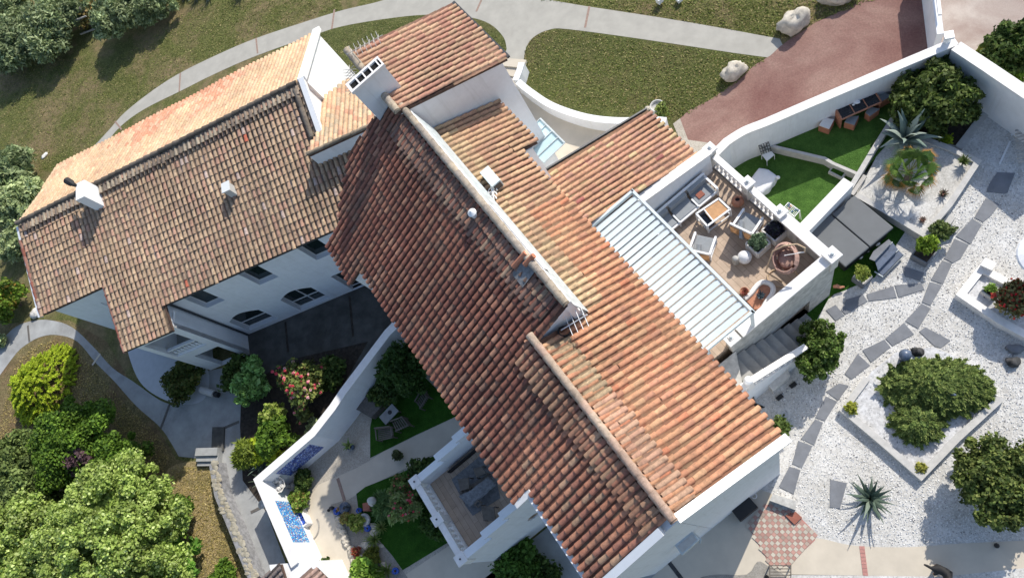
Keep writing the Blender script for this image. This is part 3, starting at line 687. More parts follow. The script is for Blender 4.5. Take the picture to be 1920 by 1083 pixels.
# tv aerials by the chimney
for (bx, n, dr, L) in ((S(-20.7, -.45, 12.3), 7, (1, .45), 1.3), (S(-20.2, -.9, 12.2), 8, (.3, -.9), 1.1)):
    m = MB(); d = Vector((*dr, 0)).normalized(); x = Vector((-d.y, d.x, 0))
    m.tube([bx-Vector((0, 0, 1.3)), bx], .02, 6); m.tube([bx-d*.2, bx+d*L], .015, 5)
    for k in range(n): c = bx+d*(L*k/n); m.tube([c-x*.22+Vector((0, 0, .1)), c+x*.22-Vector((0, 0, .1))], .012, 4); m.tube([c-x*.22-Vector((0, 0, .1)), c+x*.22+Vector((0, 0, .1))], .012, 4)
    m.build('aerial', M['palewood'], mh)
# lean-to roof wing towards the terrace
ann = empty('lounge_wing', S(-13.5, 4.5, 0), 'low side wing with the bright orange tiled lean-to roof beside the roof terrace', 'building')
solid(ann, [S(-15.3, 1.66, 0), S(-12.55, 1.66, 0), S(-12.55, 6.95, 0), S(-15.3, 6.95, 0)], R2P, 0, M['white'])
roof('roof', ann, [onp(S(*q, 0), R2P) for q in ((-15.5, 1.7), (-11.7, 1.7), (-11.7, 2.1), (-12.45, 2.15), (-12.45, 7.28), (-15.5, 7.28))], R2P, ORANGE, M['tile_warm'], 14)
m = MB(); m.bar(onp(S(-15.56, 1.9, 0), R2P, .02), onp(S(-15.56, 7.28, 0), R2P, .02), .07, .16); m.build('verge_board', M['darkgrey'], ann)
# glass entrance canopy
cn = MB(); cn.slab([W(1013, 221, 4.6), W(1059, 268, 4.6), W(1020, 305, 4.5), W(972, 262, 4.5)], .05)
CN = cn.build('entrance_canopy', M['blueglass'], label='pale blue glass canopy over the side entrance', cat='canopy')
m = MB(); a_, b_, c_, d_ = W(1013, 222, 4.64), W(1059, 268, 4.64), W(973, 262, 4.54), W(1020, 304, 4.54)
for t in (0, .25, .5, .75, 1): m.bar(a_.lerp(b_, t), c_.lerp(d_, t), .04, .03)
m.bar(a_, b_, .07, .05); m.build('frame', M['zinc'], CN)

# ---------------------------------------------------------------- side wing (left)
sw = empty('side_wing', G(-20, 21, 0), 'long white two-storey wing with weathered brown tiles in front and pale peach tiles behind', 'house')
Mw = [G(-28.65, 23.35, 0), G(-28.75, 19.2, 0), G(-25.0, 19.2, 0), G(-25.0, 17.52, 0), G(-10.6, 17.52, 0), G(-10.6, 20.5, 0), G(-12.05, 20.5, 0), G(-12.05, 23.35, 0)]
solid(sw, Mw, MP, 0, M['white'])
solid(sw, [G(-28.65, 23.34, 0), G(-12.05, 23.34, 0), G(-12.05, 28.1, 0), G(-28.65, 28.1, 0)], BP, 0, M['white'])
Mpoly = [G(-28.75, 23.35, 0), G(-29.05, 18.9, 0), G(-25.1, 18.9, 0), G(-25.1, 15.75, 0), G(-22.25, 15.75, 0), G(-22.25, 16.95, 0), G(-10.4, 16.95, 0), G(-10.4, 20.6, 0), G(-12.15, 20.6, 0), G(-12.15, 23.35, 0)]
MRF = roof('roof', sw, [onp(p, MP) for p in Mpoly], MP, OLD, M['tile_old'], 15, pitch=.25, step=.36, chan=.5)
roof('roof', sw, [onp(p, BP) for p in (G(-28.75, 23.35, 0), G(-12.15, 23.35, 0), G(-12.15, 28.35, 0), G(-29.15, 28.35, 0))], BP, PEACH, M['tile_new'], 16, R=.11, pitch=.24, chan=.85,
     palfn=lambda w: NEWOR if (-24.5+RNG.normal(0, .3) < w.x*G1[0]+w.y*G1[1] < -16.5+RNG.normal(0, .3) and w.x*G2[0]+w.y*G2[1] > 26.6+.9*math.sin(w.x*1.7)+RNG.normal(0, .35)) else PEACH)
ridge(MRF, G(-28.8, 23.36, 8.36), G(-12.3, 23.36, 8.36), [((.10, .085, .07), 3), ((.14, .12, .1), 2)], M['tile_old'], .12)
ridge(MRF, onp(G(-12.42, 23.1, 0), MP, .08), onp(G(-12.42, 20.9, 0), MP, .08), [((.18, .15, .12), 3), ((.24, .2, .16), 2)], M['tile_old'], .12, .4)
RFP[0] = sw; topcourse(G, 23.28, 22.85, -28.6, -12.3, MP, [((.3, .25, .2), 3), ((.4, .34, .26), 3), ((.2, .16, .13), 2)], M['tile_old'], 45, .10, .05)
# red verge tiles
for a_, b_ in ((G(-25.12, 18.9, 0), G(-25.12, 15.7, 0)), (G(-28.98, 22.6, 0), G(-29.08, 18.85, 0))): ridge(MRF, onp(a_, MP, -.03), onp(b_, MP, -.03), [((.36, .13, .09), 3), ((.4, .2, .15), 2)], M['tile_red'], .09, .4, name='verge_tiles')
m = MB(); m.bar(onp(G(-28.93, 23.3, 0), MP, -.1), onp(G(-29.22, 18.85, 0), MP, -.1), .12, .22); m.build('barge_board', M['whitepaint'], sw)
# gable parapet
m = MB(); cz = .16
m.bar(onp(G(-11.96, 28.5, 0), BP, .1), onp(G(-11.96, 23.33, 0), BP, .1), .38, .2); m.build('gable_coping', M['whitepaint'], sw); m = MB(); m.bar(onp(G(-11.96, 23.37, 0), MP, .102), onp(G(-11.96, 20.9, 0), MP, .102), .26, .2); m.build('gable_coping', M['whitepaint'], sw)
# gutter and dark soffit line
m = MB(); m.bar(G(-22.3, 16.99, 5.93), G(-12.0, 16.99, 5.93), .1, .09); m.bar(G(-25.05, 15.8, 5.5), G(-22.3, 15.8, 5.5), .1, .09); m.bar(G(-28.9, 18.96, 6.58), G(-25.1, 18.96, 6.58), .1, .09); m.build('gutter', M['darkgrey'], sw)
# windows of the courtyard front (wall plane q = 17.2)
def window(parent, F, p0, p1, z0, z1, q, arch=0, muntin=(1, 1), depth=.28, name='window', dirn=-1, glass='glassdark'):
    """recessed looking window: reveal frame box set on the wall, glass, bars; F maps (p,q,z)"""
    n = 10; top = [(p0+(p1-p0)*k/n, z1+arch*math.sin(math.pi*k/n)) for k in range(n+1)] if arch else [(p0, z1), (p1, z1)]
    pts = [(p0, z0)]+top+[(p1, z0)]
    g = MB(); fw = g.add([F(p, q+dirn*.012, z) for p, z in pts], [tuple(range(len(pts)))])
    w = g.build(name, M[glass], parent)
    fr = MB(); t = .05
    def bar(a, b_, w_=.05, o=.03): fr.bar(F(a[0], q+dirn*o, a[1]), F(b_[0], q+dirn*o, b_[1]), w_, .05)
    for i in range(len(pts)-1): bar(pts[i], pts[i+1])
    bar(pts[-1], pts[0])
    for k in range(1, muntin[0]+1): x = p0+(p1-p0)*k/(muntin[0]+1); bar((x, z0), (x, z1+arch*.95), .05)
    for k in range(1, muntin[1]+1): zz = z0+(z1-z0)*k*.8/(muntin[1]+1)+.0; bar((p0, zz), (p1, zz), .045)
    fr.build('window_frame', M['whitecap'], w)
    s = MB(); a, b_ = F(p0-.08, q+dirn*.09, z0-.07), F(p1+.08, q+dirn*.09, z0-.07); s.bar(a, b_, .2, .08); s.build('window_sill', M['whitecap'], w)
    return w
def panel(name, F, outline, holes, q0, depth, mat, parent, dirn=-1):
    """wall skin with real openings: outline/holes are lists of (p,z); front at q0, back at q0-dirn*depth"""
    loops = [[Vector((a, b_, 0)) for a, b_ in L] for L in [outline]+holes]
    flat = [q for L in loops for q in L]; tris = geometry.tessellate_polygon(loops)
    m = MB(); nn = (F(0, q0+dirn, 0)-F(0, q0, 0)); fs = []
    P = [F(q.x, q0, q.y) for q in flat]
    for t in tris:
        a, b_, c = [P[i] for i in t]; fs.append(tuple(t) if (b_-a).cross(c-a).dot(nn) > 0 else tuple(t)[::-1])
    m.add(P, fs)
    for L in loops:
        n = len(L); cen = sum(L, Vector((0, 0, 0)))/n
        for i in range(n):
            a, b_ = L[i], L[(i+1) % n]
            m.add([F(a.x, q0, a.y), F(b_.x, q0, b_.y), F(b_.x, q0-dirn*depth, b_.y), F(a.x, q0-dirn*depth, a.y)], [(0, 1, 2, 3)])
    return m.build(name, mat, parent)
def arched(p0, p1, z0, z1, arch, n=10): return [(p0, z0)]+[(p0+(p1-p0)*k/n, z1+arch*math.sin(math.pi*k/n)) for k in range(n+1)]+[(p1, z0)]
def topz(p): return 6.0
small = [(-21.6, -20.5), (-18.45, -17.35), (-15.2, -14.1)]
rects = [[(a, 4.0), (a, 5.55), (b_, 5.55), (b_, 4.0)] for a, b_ in small]
ar = [arched(-22.0, -20.15, .35, 1.95, .4), arched(-18.8, -16.95, .2, 1.95, .4)]
door = [(-15.65, .02), (-15.65, 2.15), (-14.5, 2.15), (-14.5, .02)]
panel('wall', G, [(-22.4, 0), (-22.4, 5.95), (-10.6, 5.95), (-10.6, 0)], rects+ar+[door], 17.2, .3, M['white'], sw)
for a, b_ in small: window(sw, G, a, b_, 4.0, 5.55, 17.5, 0, (0, 0))
window(sw, G, -22.0, -20.15, .35, 1.95, 17.5, .4, (0, 1)); window(sw, G, -18.8, -16.95, .2, 1.95, 17.5, .4, (1, 1))
window(sw, G, -15.65, -14.5, .05, 2.15, 17.5, 0, (0, 0), name='glass_door')
# plinth step under the front
# wall of the left corner
panel('wall', G, [(-28.75, 0), (-28.75, 6.6), (-25.0, 6.6), (-25.0, 0)], [[(-26.9, 4.3), (-26.9, 5.3), (-26.0, 5.3), (-26.0, 4.3)]], 19.15, .2, M['white'], sw)
window(sw, G, -26.9, -26.0, 4.3, 5.3, 19.3, 0, (0, 0))
# porch with balustrade
qp = 16.05
panel('wall', G, [(-25.0, 0), (-25.0, 5.4), (-22.4, 5.4), (-22.4, 0)], [[(-24.7, 2.7), (-24.7, 4.9), (-22.85, 4.9), (-22.85, 2.7)], [(-24.2, .02), (-24.2, 2.1), (-22.7, 2.1), (-22.7, .02)]], qp, .25, M['white'], sw)
m = MB(); m.prism([G(-22.62, qp+.01, 5.4), G(-22.4, qp+.01, 5.4), G(-22.4, 17.6, 5.9), G(-22.62, 17.6, 5.9)], 0); m.prism([G(-25, qp+.01, 5.4), G(-24.78, qp+.01, 5.4), G(-24.78, 19.2, 6.3), G(-25, 19.2, 6.3)], 0); m.build('porch_wall', M['white'], sw)
m = MB(); m.prism([G(-24.8, qp+.05, 2.6), G(-22.5, qp+.05, 2.6), G(-22.5, 17.5, 2.6), G(-24.8, 17.5, 2.6)], 2.4); m.build('porch_floor', M['court'], sw)
BAL = [(.055, 0), (.055, .05), (.035, .07), (.05, .14), (.075, .24), (.06, .33), (.03, .42), (.028, .5), (.045, .56), (.03, .6), (.055, .64), (.055, .68)]
def balustrade(parent, a, b_, n, h=.72, rail=(.24, .12), mat='whitecap', base=True, railmat=None, topdz=0.0):
    """a,b: bottom points; children named baluster"""
    a, b_ = Vector(a), Vector(b_); m = MB(); m.lathe((0, 0, 0), [(r*1.15, z*(h/.68)) for r, z in BAL], 10); me = None
    for k in range(n):
        p = a.lerp(b_, (k+.5)/n)
        if me is None:
            o = m.build('baluster', M[mat], None, origin=(0, 0, 0), smooth=True); me = o.data
        else: o = bpy.data.objects.new('baluster', me); COL.objects.link(o)
        o.parent = parent; o.location = p-origin_of(parent) if True else p
    r = MB(); up = Vector((0, 0, h+rail[1]/2)); r.bar(a+up, b_+up, rail[0], rail[1]); r.build('handrail', M[railmat or mat], parent, bevel=.01)
    if base: r = MB(); r.bar(a-Vector((0, 0, .04)), b_-Vector((0, 0, .04)), rail[0]*.8, .08); r.build('balustrade_base', M[mat], parent)
balustrade(sw, G(-24.65, qp+.14, 2.75), G(-22.9, qp+.14, 2.75), 8, .6, (.16, .1), 'white')
# bright gutter elbow
m = MB(); m.tube([W(327, 582, 5.6), W(326, 600, 5.35), W(323, 615, 5.2), W(316, 624, 5.15), W(309, 621, 5.15)], .05, 8); m.build('downpipe', M['whitepaint'], sw)
m = MB(); m.bar(G(-22.33, 17.14, 5.9), G(-22.33, 17.14, 0), .09); m.build('downpipe', M['darkgrey'], sw)
# east gable niche
panel('wall', lambda p, q, z: G(q, p, z), [(23.4, 0), (28.1, 0), (28.1, 6.13), (23.4, 8.26)], [[(24.2, .6), (24.2, 3.4), (26.6, 3.4), (26.6, .6)]], -11.9, .2, M['white'], sw, dirn=1)
m = MB(); m.add([G(-12.03, 24.2, .6), G(-12.03, 26.6, .6), G(-12.03, 26.6, 3.4), G(-12.03, 24.2, 3.4)], [(0, 1, 2, 3)]); m.build('shutter', M['palewood'], sw)
# connecting shed roof between the two houses
SP = plane3(G(-12, 19.75, 7.9), G(-9, 19.75, 7.9), G(-10, 24.5, 6.3))
spx = [(603, 188), (652, 150), (690, 198), (700, 214), (696, 236), (577, 291), (598, 243)]
sp = [Q(u, v, SP) for u, v in spx]
solid(sw, sp, SP, 4.2, M['white'], -.1, 'link_wall')
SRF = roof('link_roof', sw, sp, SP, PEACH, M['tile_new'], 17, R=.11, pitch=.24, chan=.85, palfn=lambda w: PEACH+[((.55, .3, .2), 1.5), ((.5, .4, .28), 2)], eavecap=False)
ridge(SRF, Q(577, 290, SP)+Vector((0, 0, .02)), Q(695, 236, SP)+Vector((0, 0, .02)), [((.3, .25, .19), 3), ((.2, .17, .13), 2)], M['tile_old'], .1, .4, name='edge_tiles')
# chimney of the side wing
b1 = Q(181.7, 395, MP); b2 = Q(197.5, 387.5, MP); ax = Vector((G2[0], G2[1], 0)); zt = b1.z+1.15
m = MB(); b1z = b1-ax*.0; m.prism([Vector((q.x, q.y, zt)) for q in (b1, b2, b2+ax*.95, b1+ax*.95)], b1.z-.3); C2 = m.build('chimney', M['whitepaint'], sw)
m = MB(); c = (b1+ax*.85); c.z = zt; d_ = Vector((-.55, .25, .12)); m.tube([c, c+Vector((0, 0, .12)), c+Vector((0, 0, .15))+d_*.2, c+Vector((0, 0, .15))+d_*.7], [.08, .1, .16, .17], 12); m.build('chimney_cowl', M['black'], C2)
# small roof vent
b = Q(438, 360, MP); m = MB(); m.box((b.x, b.y, b.z-.05), .32, .42, .55, B1, col=(.5, .5, .48)); m.box((b.x, b.y, b.z+.5), .42, .52, .05, B1, col=(.62, .64, .64)); m.build('roof_vent', M['attr'], sw)
# odd bright replacement tiles are part of the tile palette

# ---------------------------------------------------------------- roof terrace
te = empty('roof_terrace', S(-9, 5, 0), 'raised roof terrace with plank floor, white parapets and rough stone side wall', 'terrace')
m = MB(); m.prism([S(-12.38, 1.9, 3.3), S(-6.15, 1.9, 3.3), S(-6.15, 7.7, 3.3), S(-12.38, 7.7, 3.3)], 0); m.build('terrace_floor', M['plank'], te)
# stone side wall with a doorway niche (faces the stairs)
F2 = lambda d, s, z: S(s, d, z)
panel('wall', F2, [(3.3, 0), (3.3, 4.1), (7.98, 4.3), (7.98, 0)], [[(5.0, .02), (5.0, 1.2), (6.9, 1.55), (6.9, .02)]], -5.92, .24, M['stonewall'], te, dirn=1)
m = MB(); m.prism([S(-6.15, 3.3, 4.1), S(-6.151, 7.98, 4.29), S(-6.3, 7.98, 4.29), S(-6.3, 3.3, 4.1)], 0); m.build('wall', M['oldwhite'], te)
m = MB(); m.prism([S(-7.5, 7.72, 4.28), S(-6.0, 7.72, 4.28), S(-6.0, 7.98, 4.28), S(-7.5, 7.98, 4.28)], 0); m.prism([S(-12.4, 7.72, 3.4), S(-7.4, 7.72, 3.4), S(-7.4, 7.95, 3.4), S(-12.4, 7.95, 3.4)], 0)
m.prism([S(-8.4, 7.66, 4.2), S(-7.49, 7.66, 4.2), S(-7.49, 7.95, 4.2), S(-8.4, 7.95, 4.2)], 3.0); m.build('wall', M['oldwhite'], te)
m = MB(); m.bar(S(-6.08, 3.7, 4.18), S(-6.08, 8.0, 4.38), .42, .12); m.build('coping', M['whitecap'], te)
m = MB(); m.bar(S(-8.35, 7.8, 4.36), S(-6.3, 7.8, 4.38), .42, .12); m.build('coping', M['whitecap'], te)
m = MB(); m.prism([S(-12.44, 2.1, 5.6), S(-12.05, 2.1, 5.6), S(-12.05, 7.6, 4.6), S(-12.44, 7.6, 4.6)], 3.2); m.build('parapet', M['white'], te)
m = MB(); m.bar(S(-12.24, 2.0, 5.66), S(-12.24, 7.7, 4.64), .4, .09); m.build('coping', M['whitecap'], te)
def pillar(s, d, z0, z1, w=.32, cap=.44, knob=True):
    m = MB(); m.box(S(s, d, z0), w, w, z1-z0, A1); p = m.build('pillar', M['oldwhite'], te)
    m = MB(); m.box(S(s, d, z1), cap, cap, .1, A1); m.box(S(s, d, z1+.1), cap*.4, cap*.4, .03, A1); m.build('pillar_cap', M['whitecap'], p, bevel=.01)
    if knob: m = MB(); m.lathe(S(s, d, z1+.13), [(.06, 0), (.06, .05), (.03, .08)], 12); m.build('lamp', M['zinc'], p)
pillar(-12.3, 7.8, 3.0, 4.55); pillar(-10.2, 7.8, 3.4, 4.5); pillar(-8.5, 7.8, 3.4, 4.5); pillar(-6.05, 7.88, 3.4, 4.5, .36, .5); pillar(-6.1, 3.35, 3.0, 4.25, .34, .5)
balustrade(te, S(-12.1, 7.82, 3.44), S(-10.4, 7.82, 3.44), 7, .68, (.26, .13)); balustrade(te, S(-10.02, 7.82, 3.44), S(-8.68, 7.82, 3.44), 6, .68, (.26, .13))
# terrace threshold strip beside the stairs
# pergola
pg = empty('pergola', S(-9.2, 3.2, 3.3), 'pale aluminium pergola with tilted louvres over half of the roof terrace', 'pergola')
zt = 5.85; m = MB(); w = .1
m.bar(S(-12.4, 2.2, zt), S(-12.4, 4.3, zt), w, .2); m.bar(S(-5.95, 2.25, zt), S(-5.95, 4.3, zt), w, .2); m.bar(S(-12.46, 4.28, zt), S(-5.9, 4.28, zt), w, .2); m.bar(S(-12.46, 2.16, zt), S(-5.9, 2.16, zt), w, .2); m.build('frame', M['pergola'], pg)
for s, d in ((-12.3, 4.25), (-5.98, 4.25), (-5.98, 2.3)): m = MB(); m.bar(S(s, d, zt-.1), S(s, d, 3.3 if s > -6.5 and d < 4 else (3.3 if s < -7 else 4.3)), .16 if d > 4 else .12, .12); m.build('post', M['pergola'], pg)
nl = 23
for k in range(nl):
    s = -12.26+(6.2)*(k+.5)/nl; m = MB()
    a, b_ = S(s-.14, 2.24, zt-.06), S(s-.14, 4.2, zt-.06); c, d = S(s-.02, 4.2, zt+.05), S(s-.02, 2.24, zt+.05)
    e_, f_ = S(s+.128, 4.2, zt+.035), S(s+.128, 2.24, zt+.035); m.add([a, b_, c, d, e_, f_]+[q_-Vector((0, 0, .02)) for q_ in (a, b_, c, d, e_, f_)], [(0, 1, 2, 3)[::-1], (3, 2, 4, 5)[::-1], (6, 7, 8, 9), (9, 8, 10, 11), (1, 0, 6, 7), (5, 4, 10, 11)]); o = m.build('louvre', M['pergola'], pg)
# outside stairs down to the garden
stp = empty('garden_stairs', S(-5.3, 4.5, 0), 'grey stone staircase running down from the roof terrace along its rough wall', 'stairs')
prof = [(2.6, 3.1)]; zz = 2.75; n = 9
m = MB(); m.prism([S(-5.9, 2.0, 3.1), S(-4.75, 2.0, 3.1), S(-4.75, 2.6, 3.1), S(-5.9, 3.3, 3.1)], 0); m.build('landing', M['stonewall'], stp)
for k in range(9):
    d0 = 2.75+k*.44; z = 2.8-k*.31; m = MB(); m.prism([S(-5.9, max(d0, 2.6), z), S(-4.75, max(d0, 2.6), z), S(-4.75, d0+.46, z), S(-5.9, d0+.46, z)], 0)
    m.build('step', M['stonestep'] if 'stonestep' in M else M['court'], stp, bevel=.012)
m = MB(); m.prism([S(-4.76, 1.9, 2.6), S(-4.58, 1.9, 2.6), S(-4.58, 2.75, 2.6), S(-4.76, 2.75, 2.6)], 0); m.prism([S(-4.76, 2.75, 2.75), S(-4.58, 2.75, 2.75), S(-4.58, 5.6, .9), S(-4.76, 5.6, .9)], 0); m.build('side_wall', M['white'], stp)
balustrade(stp, S(-4.67, 1.9, 2.78), S(-4.67, 2.8, 2.78), 3, .62, (.24, .12), 'whitecap'); balustrade(stp, S(-4.67, 2.9, 2.72), S(-4.67, 5.5, 1.0), 9, .62, (.24, .12), 'whitecap')
m = MB(); m.box(S(-4.67, 2.82, 2.6), .26, .26, .95, A1); m.build('newel', M['whitecap'], stp); m = MB(); m.ball(S(-4.67, 2.82, 3.72), .17, 16, 10); m.build('ball_finial', M['globe'], stp, smooth=True)

# ---------------------------------------------------------------- lower balcony block
bb = empty('balcony_block', S(-7.7, -7.3, 0), 'square white balcony block with stepped side walls below the dark roof slope', 'balcony')
m = MB(); m.prism([S(-9.45, -9.3, 3.6), S(-6.0, -9.3, 3.6), S(-6.0, -5.2, 3.6), S(-9.45, -5.2, 3.6)], 0); m.build('balcony_floor', M['plank'], bb)
oc = [(-6.66+.3*math.cos(math.pi/8+k*math.pi/4), 2.85+.32*math.sin(math.pi/8+k*math.pi/4)) for k in range(8)]
panel('wall', F2, [(-9.5, 0), (-9.5, 4.5), (-8.0, 4.5), (-8.0, 5.1), (-6.95, 5.1), (-6.95, 5.6), (-5.2, 5.6), (-5.2, 0)], [oc], -5.95, .22, M['white'], bb, dirn=1)
m = MB(); m.prism([S(-6.16, -9.5, 4.49), S(-6.171, -5.2, 4.49), S(-6.22, -5.2, 4.49), S(-6.22, -9.5, 4.49)], 3.3); m.prism([S(-6.16, -8.0, 5.09), S(-6.17, -5.2, 5.09), S(-6.22, -5.2, 5.09), S(-6.22, -8.0, 5.09)], 4.4); m.prism([S(-6.16, -6.95, 5.59), S(-6.17, -5.2, 5.59), S(-6.22, -5.2, 5.59), S(-6.22, -6.95, 5.59)], 5.0); m.build('wall', M['white'], bb)
m = MB(); m.add([S(-6.1, a, z) for a, z in oc], [tuple(range(8))]); m.build('octagonal_window', M['glassdark'], bb)
m = MB(); m.prism([S(-9.62, -9.5, 4.5), S(-9.38, -9.5, 4.5), S(-9.38, -8.0, 4.5), S(-9.62, -8.0, 4.5)], 0); m.prism([S(-9.62, -8.0, 5.0), S(-9.38, -8.0, 5.0), S(-9.38, -6.9, 5.0), S(-9.62, -6.9, 5.0)], 0); m.prism([S(-9.62, -6.9, 5.3), S(-9.38, -6.9, 5.3), S(-9.38, -5.2, 5.3), S(-9.62, -5.2, 5.3)], 0); m.build('wall', M['white'], bb)
m = MB()
for s in (-9.5, -6.06):
    for d0, d1, z in ((-9.5, -7.98, 4.52), (-8.05, -6.9, 5.12 if s > -7 else 5.02), (-6.97, -5.25, 5.62 if s > -7 else 5.32)): m = MB(); m.bar(S(s, d0, z+.04), S(s, d1, z+.04), .3, .1); m.build('coping', M['whitepaint'], bb)
m = MB(); m.prism([S(-9.45, -9.5, 3.72), S(-6.1, -9.5, 3.72), S(-6.1, -9.25, 3.72), S(-9.45, -9.25, 3.72)], 0); m.build('wall', M['white'], bb)
balustrade(bb, S(-9.3, -9.38, 3.78), S(-7.95, -9.38, 3.78), 6, .66, (.26, .12), 'whitecap'); balustrade(bb, S(-7.6, -9.38, 3.78), S(-6.25, -9.38, 3.78), 6, .66, (.26, .12), 'whitecap')
for s in (-9.5, -7.77, -6.05):
    m = MB(); m.box(S(s, -9.38, 3.6), .28, .28, .95, A1); m.box(S(s, -9.38, 4.55), .42, .42, .1, A1); p = m.build('pillar', M['whitecap'], bb, bevel=.01)
    m = MB(); m.lathe(S(s, -9.38, 4.65), [(.035, 0), (.035, .04), (.01, .05)], 10); m.build('lamp', M['darkgrey'], p)
# wall lantern niche & shade awning rail
m = MB(); m.bar(S(-9.2, -8.3, 3.75), S(-9.2, -6, 3.75), .05, .3); m.build('rail', M['black'], bb)
# ---------------------------------------------------------------- garden walls
WL = lambda pts, z: [(W(u, v, z).x, W(u, v, z).y, z) for u, v in pts]
bw = WL([(1330, 290)]+smoothline([(1358, 262), (1392, 241), (1435, 224), (1500, 196)], 4)+[(1600, 153.5), (1700, 110.5), (1789, 73)], 2.3)
wall(bw, .32, 0, 'boundary_wall', M['white'], cap=.06, capmat=M['whitecap'], side=-1, label='long tall white wall between the red-brown drive and the turf terrace', cat='wall')
bw = WL([(1800, 81), (1858, 119), (1940, 174), (2010, 225)], 2.3)
wall(bw, .42, 0, 'boundary_wall', M['white'], cap=.06, capmat=M['whitecap'], side=-1, label='tall white wall running to the right edge behind the big round shrub', cat='wall')
gw = empty('gate_wall', W(1745, 50), 'white roadside wall with a raised top rail between drive and forecourt', 'wall')
a, b_ = W(1727, -60, 0), W(1748, 112, 0); b_.z = a.z = 1.75
m = MB(); m.bar(a-Vector((0, 0, .87)), b_-Vector((0, 0, .87)), .25, 1.75); m.build('wall', M['white'], gw)
m = MB(); m.bar(a+Vector((0, 0, .3)), b_+(a-b_).normalized()*.7+Vector((0, 0, .3)), .12, .12)
m.build('top_rail', M['whitepaint'], gw)
pt = W(1779, 67, 2.75); m = MB(); m.box((pt.x, pt.y, 0), .2, .2, 2.7, A1); m.build('post', M['whitepaint'], gw); m = MB(); m.box((pt.x, pt.y, 2.7), .34, .34, .12, .1); m.build('post_cap', M['whitepaint'], gw)
cw = WL(smoothline([(975, 150), (1000, 170), (1040, 195), (1100, 215), (1160, 222), (1220, 220), (1250, 222)], 5), .85)
wall(cw, .28, 0, 'curved_garden_wall', M['white'], cap=.04, capmat=M['whitepaint'], side=-1, label='low curved white retaining wall along the oval lawn by the tower', cat='wall')
cw = WL([(983, 118), (978, 135), (971, 152)], .85)
wall(cw, .28, 0, 'curved_garden_wall', M['white'], cap=.04, capmat=M['whitepaint'], side=-1, label='short straight white wall end at the tip of the oval lawn', cat='wall')
m = MB(); m.bar(W(945, 118, .1), W(985, 122, .1), .5, .2); m.bar(W(945, 134, .05), W(978, 138, .05), .5, .1); m.build('doorstep', M['concrete'], label='pale doorsteps beside the tower corner', cat='step')
# turf terraces
ground('lower_turf', [(1330, 330), (1380, 295), (1440, 266), (1600, 300), (1615, 330), (1595, 345), (1500, 428), (1440, 410)], 6, M['turf'])
up = [(1443, 268), (1480, 250), (1533, 225), (1600, 190), (1690, 195), (1690, 240), (1650, 285), (1617, 325), (1580, 310), (1545, 296)]
ground('upper_turf', up, 0, M['turf'], z=.42, th=.42)
rw = WL([(1443, 275), (1545, 299), (1560, 308), (1616, 332)], .5)
wall(rw, .13, 0, 'retaining_curb', M['curbstone'], side=1, label='low pale concrete curb between the two green turf levels', cat='curb')
m = MB(); m.prism([W(1553, 322, .22), W(1565, 306, .22), W(1592, 316, .22), W(1580, 335, .22)], 0); o = m.build('turf_step', M['curbstone'], label='small turf covered step below the concrete curb', cat='step')
m = MB(); m.slab([W(1557, 320, .235), W(1567, 309, .235), W(1588, 317, .235), W(1578, 331, .235)], .01); m.build('tread', M['turfdark'], o)
# wall between turf and hot tub
sw_ = WL([(1490, 432), (1583, 335)], 1.55)
wall(sw_, .42, 0, 'side_garden_wall', M['white'], cap=.05, capmat=M['whitecap'], side=-1, label='white wall between the green turf and the hot tub', cat='wall')
# palm bed walls
pb = empty('palm_bed', W(1720, 350), 'four sided raised bed of white gravel with pale stone edges round the palm', 'planter')
def curb(parent, pts, z, th=.2, side=1, z0=0, mat='curbstone', name='curb'): return wall(WL(pts, z), th, z0, name, M[mat], parent, side=side)
curb(pb, [(1602, 368), (1655, 398), (1734, 446), (1786, 385), (1842, 300), (1775, 270), (1700, 243)], .52, .22, 1)
curb(pb, [(1690, 205), (1640, 285), (1600, 352)], .75, .2, -1)
pts = [W(u, v, .4) for u, v in ((1606, 366), (1655, 394), (1732, 440), (1782, 382), (1836, 302), (1775, 276), (1700, 248), (1680, 240), (1645, 290))]
m = MB(); m.slab(pts, .4); m.build('gravel_fill', M['gravel'], pb)
m = MB(); m.bar(W(1622, 330, .55), W(1597, 366, .55), .16, .16); m.build('driftwood', M['palewood'], label='pale driftwood log lying along the palm bed edge', cat='log')
ground('shrub_bed', [(1690, 200), (1700, 130), (1790, 95), (1870, 190), (1800, 275), (1750, 262), (1690, 240)], 8, M['soil'])
m = MB(); m.bar(W(1797, 278, .08), W(1868, 186, .08), .3, .1); m.build('bed_edge', M['curbstone'], label='flat pale edging strip beside the big round shrub', cat='edging')
# juniper bed
jb = empty('juniper_bed', W(1730, 830), 'V shaped pale stone edging with coarse white pebbles round the juniper mound', 'planter')
curb(jb, [(1620, 705), (1573, 768), (1655, 837), (1728, 901), (1800, 826), (1885, 748), (1862, 738)], .32, .24, 1)
m = MB(); m.slab([W(u, v, .2) for u, v in ((1635, 695), (1580, 768), (1728, 892), (1876, 748), (1840, 690), (1750, 650), (1680, 660))], .18); m.build('pebble_fill', M['pebble'], jb)
